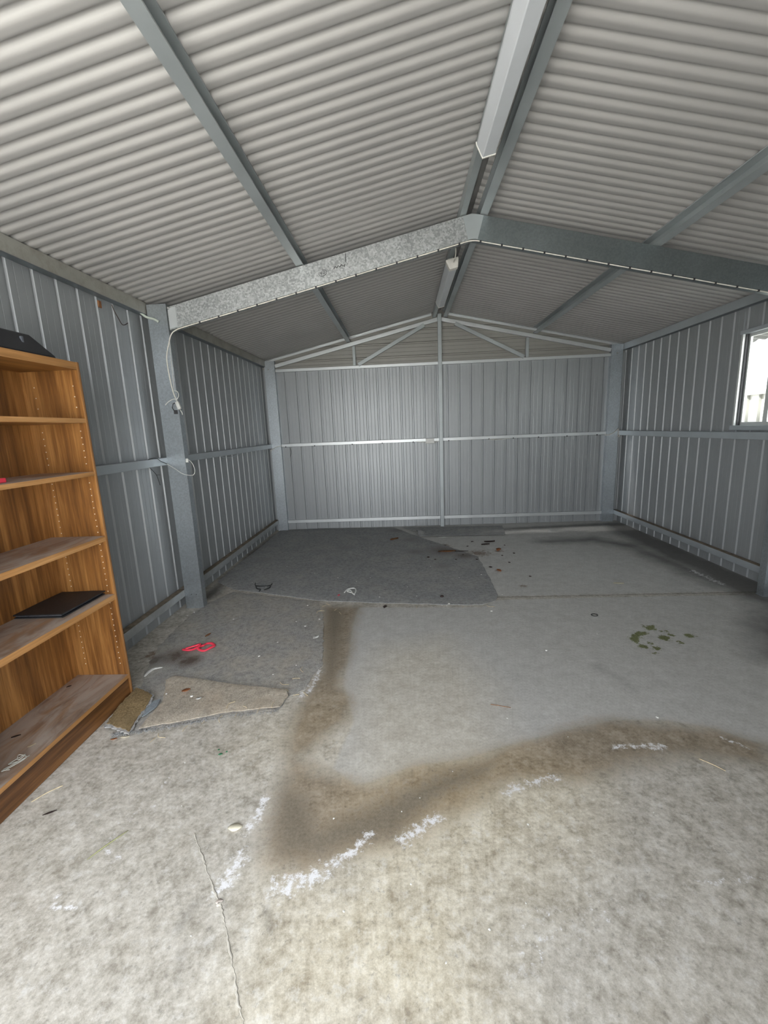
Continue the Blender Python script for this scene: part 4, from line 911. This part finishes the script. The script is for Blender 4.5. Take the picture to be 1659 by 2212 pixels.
def curl_strip(name, label, pts, wd, mat, z=.010, cat='leaf'):
    p = smooth_path([(x, y, z) for x, y in pts], 5); m = len(p)
    return tag(MB().tube(p, lambda t: max(.0015, wd*.5*math.sin(math.pi*(.06+.9*t))**.7), 8, flat=.22).build(name, mat, None, 0, tuple(p[0])), label, cat)
curl_strip('pale_leaf', 'curved white sliver of leaf on the dark carpet right of the bookshelf', DATA['white_curl'], .026, M['flake'], .0105)
curl_strip('cream_strip', 'long cream curved strip along the kickboard beside the brown offcut', [(max(x+.012, -1.525), y) for x, y in DATA['cream_curl']], .022, M['cream_leaf'], .012, 'strip')
pts_ = DATA['pts']
leaf('dry_leaf', 'orange-brown leaf on the carpet behind the red strap', pts_['leafbrown1'], .055, .022, 1.25, M['leafbrown'], ZK)
leaf('dry_leaf', 'long rusty leaf lying on the carpet near the back middle post', pts_['leafbig'], .20, .075, .05, M['leafbrown'], ZK, .1)
leaf('dry_leaf', 'dark twisted leaf touching the long rusty leaf', (pts_['leafbig'][0]+.16, pts_['leafbig'][1]-.01), .15, .035, -.05, M['leafdark'], ZK, .12)
leaf('dry_leaf', 'crumpled orange leaf on the bare concrete right of the rusty leaf', pts_['leaf2'], .075, .06, .9, M['leaforange'], .0015, .35)
leaf('dry_leaf', 'small orange leaf scrap on the concrete beyond the carpet corner', pts_['leaf3'], .07, .04, 1.9, M['leaforange'], .0015, .2)
leaf('dry_leaf', 'pale brown torn leaf on the carpet close to the back wall', pts_['leaf4'], .12, .05, .6, M['leafbrown'], ZK, .35)
leaf('dry_leaf', 'dark brown leaf near the back wall right of the rusty leaf', (.93, 4.99), .10, .04, .15, M['leafdark'], .0015, .3)
leaf('dry_leaf', 'blackish leaf curl on the concrete near the back wall strip', (1.0, 5.10), .13, .035, .1, M['leafdark'], .0015, .45)
leaf('dry_leaf', 'dark brown leaf on the bare concrete close to the kickboard', pts_['gum1'], .045, .009, .55, M['leafdark'], .0015)
leaf('paint_chip', 'cream flat chip on the concrete left of the brown stain', pts_['chip'], .052, .034, .1, M['cream_leaf'], .0015, .06, 'chip')
leaf('dry_leaf', 'cream leaf sliver at the front tip of the brown carpet offcut', (-1.375, 1.758), .045, .015, .15, M['cream_leaf'], .0015)
leaf('dry_leaf', 'small tan leaf sliver just left of the cream one by the offcut', (-1.42, 1.745), .03, .010, .3, M['leaforange'], .0015)
leaf('dry_leaf', 'pale leaf alone on the far right concrete', pts_['leafR'], .09, .03, -.15, M['cream_leaf'], .0015)
leaf('dry_leaf', 'orange leaf crumb on the beige carpet flap', (-1.245, 2.10), .045, .028, .5, M['leaforange'], .021, .2)
leaf('paper_scrap', 'white paper scrap on the beige carpet flap', pts_['flake2'], .03, .020, .4, M['flake'], .022, .1, 'paper')
leaf('paper_scrap', 'white paper scrap at the right edge of the left carpet', pts_['flake'], .055, .035, 1.0, M['flake'], ZK, .12, 'paper')
leaf('paper_scrap', 'bright white scrap in front of the narrow strip by the back wall', pts_['white_bit'], .13, .05, .0, M['flake'], ZK, .08, 'paper')
leaf('plastic_scrap', 'tiny red scrap on the grey carpet beside the white cord', pts_['redbit'], .04, .02, 1.4, M['red'], ZK, .1, 'scrap')
leaf('bark_chip', 'dark brown bark chip on the concrete at the carpet front edge', pts_['bark'], .055, .03, 1.3, M['leafdark'], .0015, .3, 'bark')
leaf('plastic_scrap', 'tiny green scrap on the concrete in front of the left carpet', pts_['greenA'], .02, .012, .3, M['green'], .0015, .1, 'scrap')
for i, (dx, dy) in enumerate(((-.012, .018), (.014, .010))):
    leaf('plastic_scrap', ('green crumb just behind the tiny green scrap', 'green crumb just right of the tiny green scrap')[i], (pts_['greenA'][0]+dx*1.6, pts_['greenA'][1]+dy*1.5), .010, .008, i, M['green'], .0015, .1, 'scrap')
wire('grass_blade', 'dry green grass blade on the foreground concrete right of the kickboard', [(-1.12, 1.165, .002), (-1.09, 1.21, .004), (-1.045, 1.275, .002)], lambda t: .0008+.0018*math.sin(math.pi*t), M['grass'], 'grass')
wire('straw_stalk', 'yellow straw stalk on the concrete against the kickboard', [(-1.52, 1.395, .002), (-1.49, 1.44, .003), (-1.455, 1.475, .002)], .0016, M['straw'], 'straw')
wire('fallen_twig', 'pale twig on the stained concrete at the far right', [(1.185, 1.615, .003), (1.22, 1.58, .004), (1.245, 1.55, .003)], .0014, M['straw'], 'twig')
wire('fallen_twig', 'thin brown stick on the clean concrete in mid floor', [(.40, 1.985, .003), (.45, 1.970, .004), (.495, 1.957, .003)], .0014, M['leafbrown'], 'twig')
wire('rubber_ring', 'small dark ring on the concrete in front of the floor joint', [(pts_['ring'][0]+.022*math.cos(a), pts_['ring'][1]+.018*math.sin(a), .003) for a in np.linspace(0, 6.1, 14)], .003, M['wire'], 'ring')
leaf('pebble', 'round pinkish stone bead stuck in the foreground crack', (pts_['stone'][0], pts_['stone'][1]), .022, .018, .3, plain('pink_stone', (.66, .58, .52), .7), .001, .02, 'stone')

# repeats: crumbs that nothing tells apart, each its own object
def crumb_mesh(name, mat, r, seed):
    rr_ = random.Random(seed); bm = bmesh.new(); bmesh.ops.create_icosphere(bm, subdivisions=1, radius=r)
    for v in bm.verts: v.co = Vector((v.co.x*rr_.uniform(.6, 1.5), v.co.y*rr_.uniform(.6, 1.3), v.co.z*rr_.uniform(.25, .5)))
    me = bpy.data.meshes.new(name); bm.to_mesh(me); bm.free(); me.materials.append(mat); return me
def scatter(name, label, cat, group, pts, mat, r, zf):
    mes = [crumb_mesh(name, mat, r*(.7+.25*i), i) for i in range(3)]; proto = None
    for i, (x, y) in enumerate(pts):
        o = bpy.data.objects.new(name, mes[i % 3]) if proto is None else proto.copy()
        if proto is None: proto = tag(o, label, cat, group)
        o.data = mes[i % 3]; COL.objects.link(o); o.location = (x, y, zf(x, y)); o.rotation_euler = (0, 0, rnd.uniform(0, 6))
def onz(x, y):
    p = np.array([(x, y)])
    if poly_sd(p, flp)[0] > 0: return .018
    if poly_sd(p, DATA['carpet_back'])[0] > 0 or poly_sd(p, clp)[0] > 0: return .0095
    return .0015
scatter('white_crumb', 'tiny white crumb among those scattered over the carpet and its edges', 'crumb', 'white crumbs on the carpet', DATA['edge_white'], M['flake'], .0075, onz)
scatter('dark_crumb', 'tiny dark leaf crumb among those round the rusty leaf', 'crumb', 'dark crumbs near the back wall', [p for p in DATA['specks'] if p[1] > 3.0], M['leafdark'], .017, onz)
fg = [(.02, 1.42), (-.05, 1.36), (-.30, 1.33), (.16, 1.55), (.32, 1.05), (.20, .98), (.55, 1.25), (.07, .90), (-.22, 1.02), (.70, 1.75), (-.75, 1.62), (-1.0, 1.60), (-.9, 1.38), (-.65, .95), (.46, 1.88), (.86, 1.36), (-.02, 1.10), (.40, 1.31)]
scatter('pale_crumb', 'tiny pale speck among those on the foreground concrete', 'crumb', 'pale specks on the foreground concrete', fg, M['flake'], .0034, lambda x, y: .001)
sm = [MB().tube(smooth_path([(-L/2, 0, 0), (0, rnd.uniform(-.3, .3)*L, .002), (L/2, 0, 0)], 5), .0016, 4) for L in (.03, .045, .06)]
sme = []
for m_ in sm:
    o = m_.build('straw_bit', M['straw']); sme.append(o.data); bpy.data.objects.remove(o)
proto = None
for i, (x, y) in enumerate(DATA['straw']):
    o = bpy.data.objects.new('straw_bit', sme[i % 3]) if proto is None else proto.copy()
    if proto is None: proto = tag(o, 'thin straw bit among those along the frayed carpet edges', 'straw', 'straw bits along the carpet edges')
    o.data = sme[i % 3]; COL.objects.link(o); o.location = (x, y, onz(x, y)+.002); o.rotation_euler = (0, 0, rnd.uniform(0, 3.1))
for o in bpy.data.meshes:
    if o.users == 0: bpy.data.meshes.remove(o)
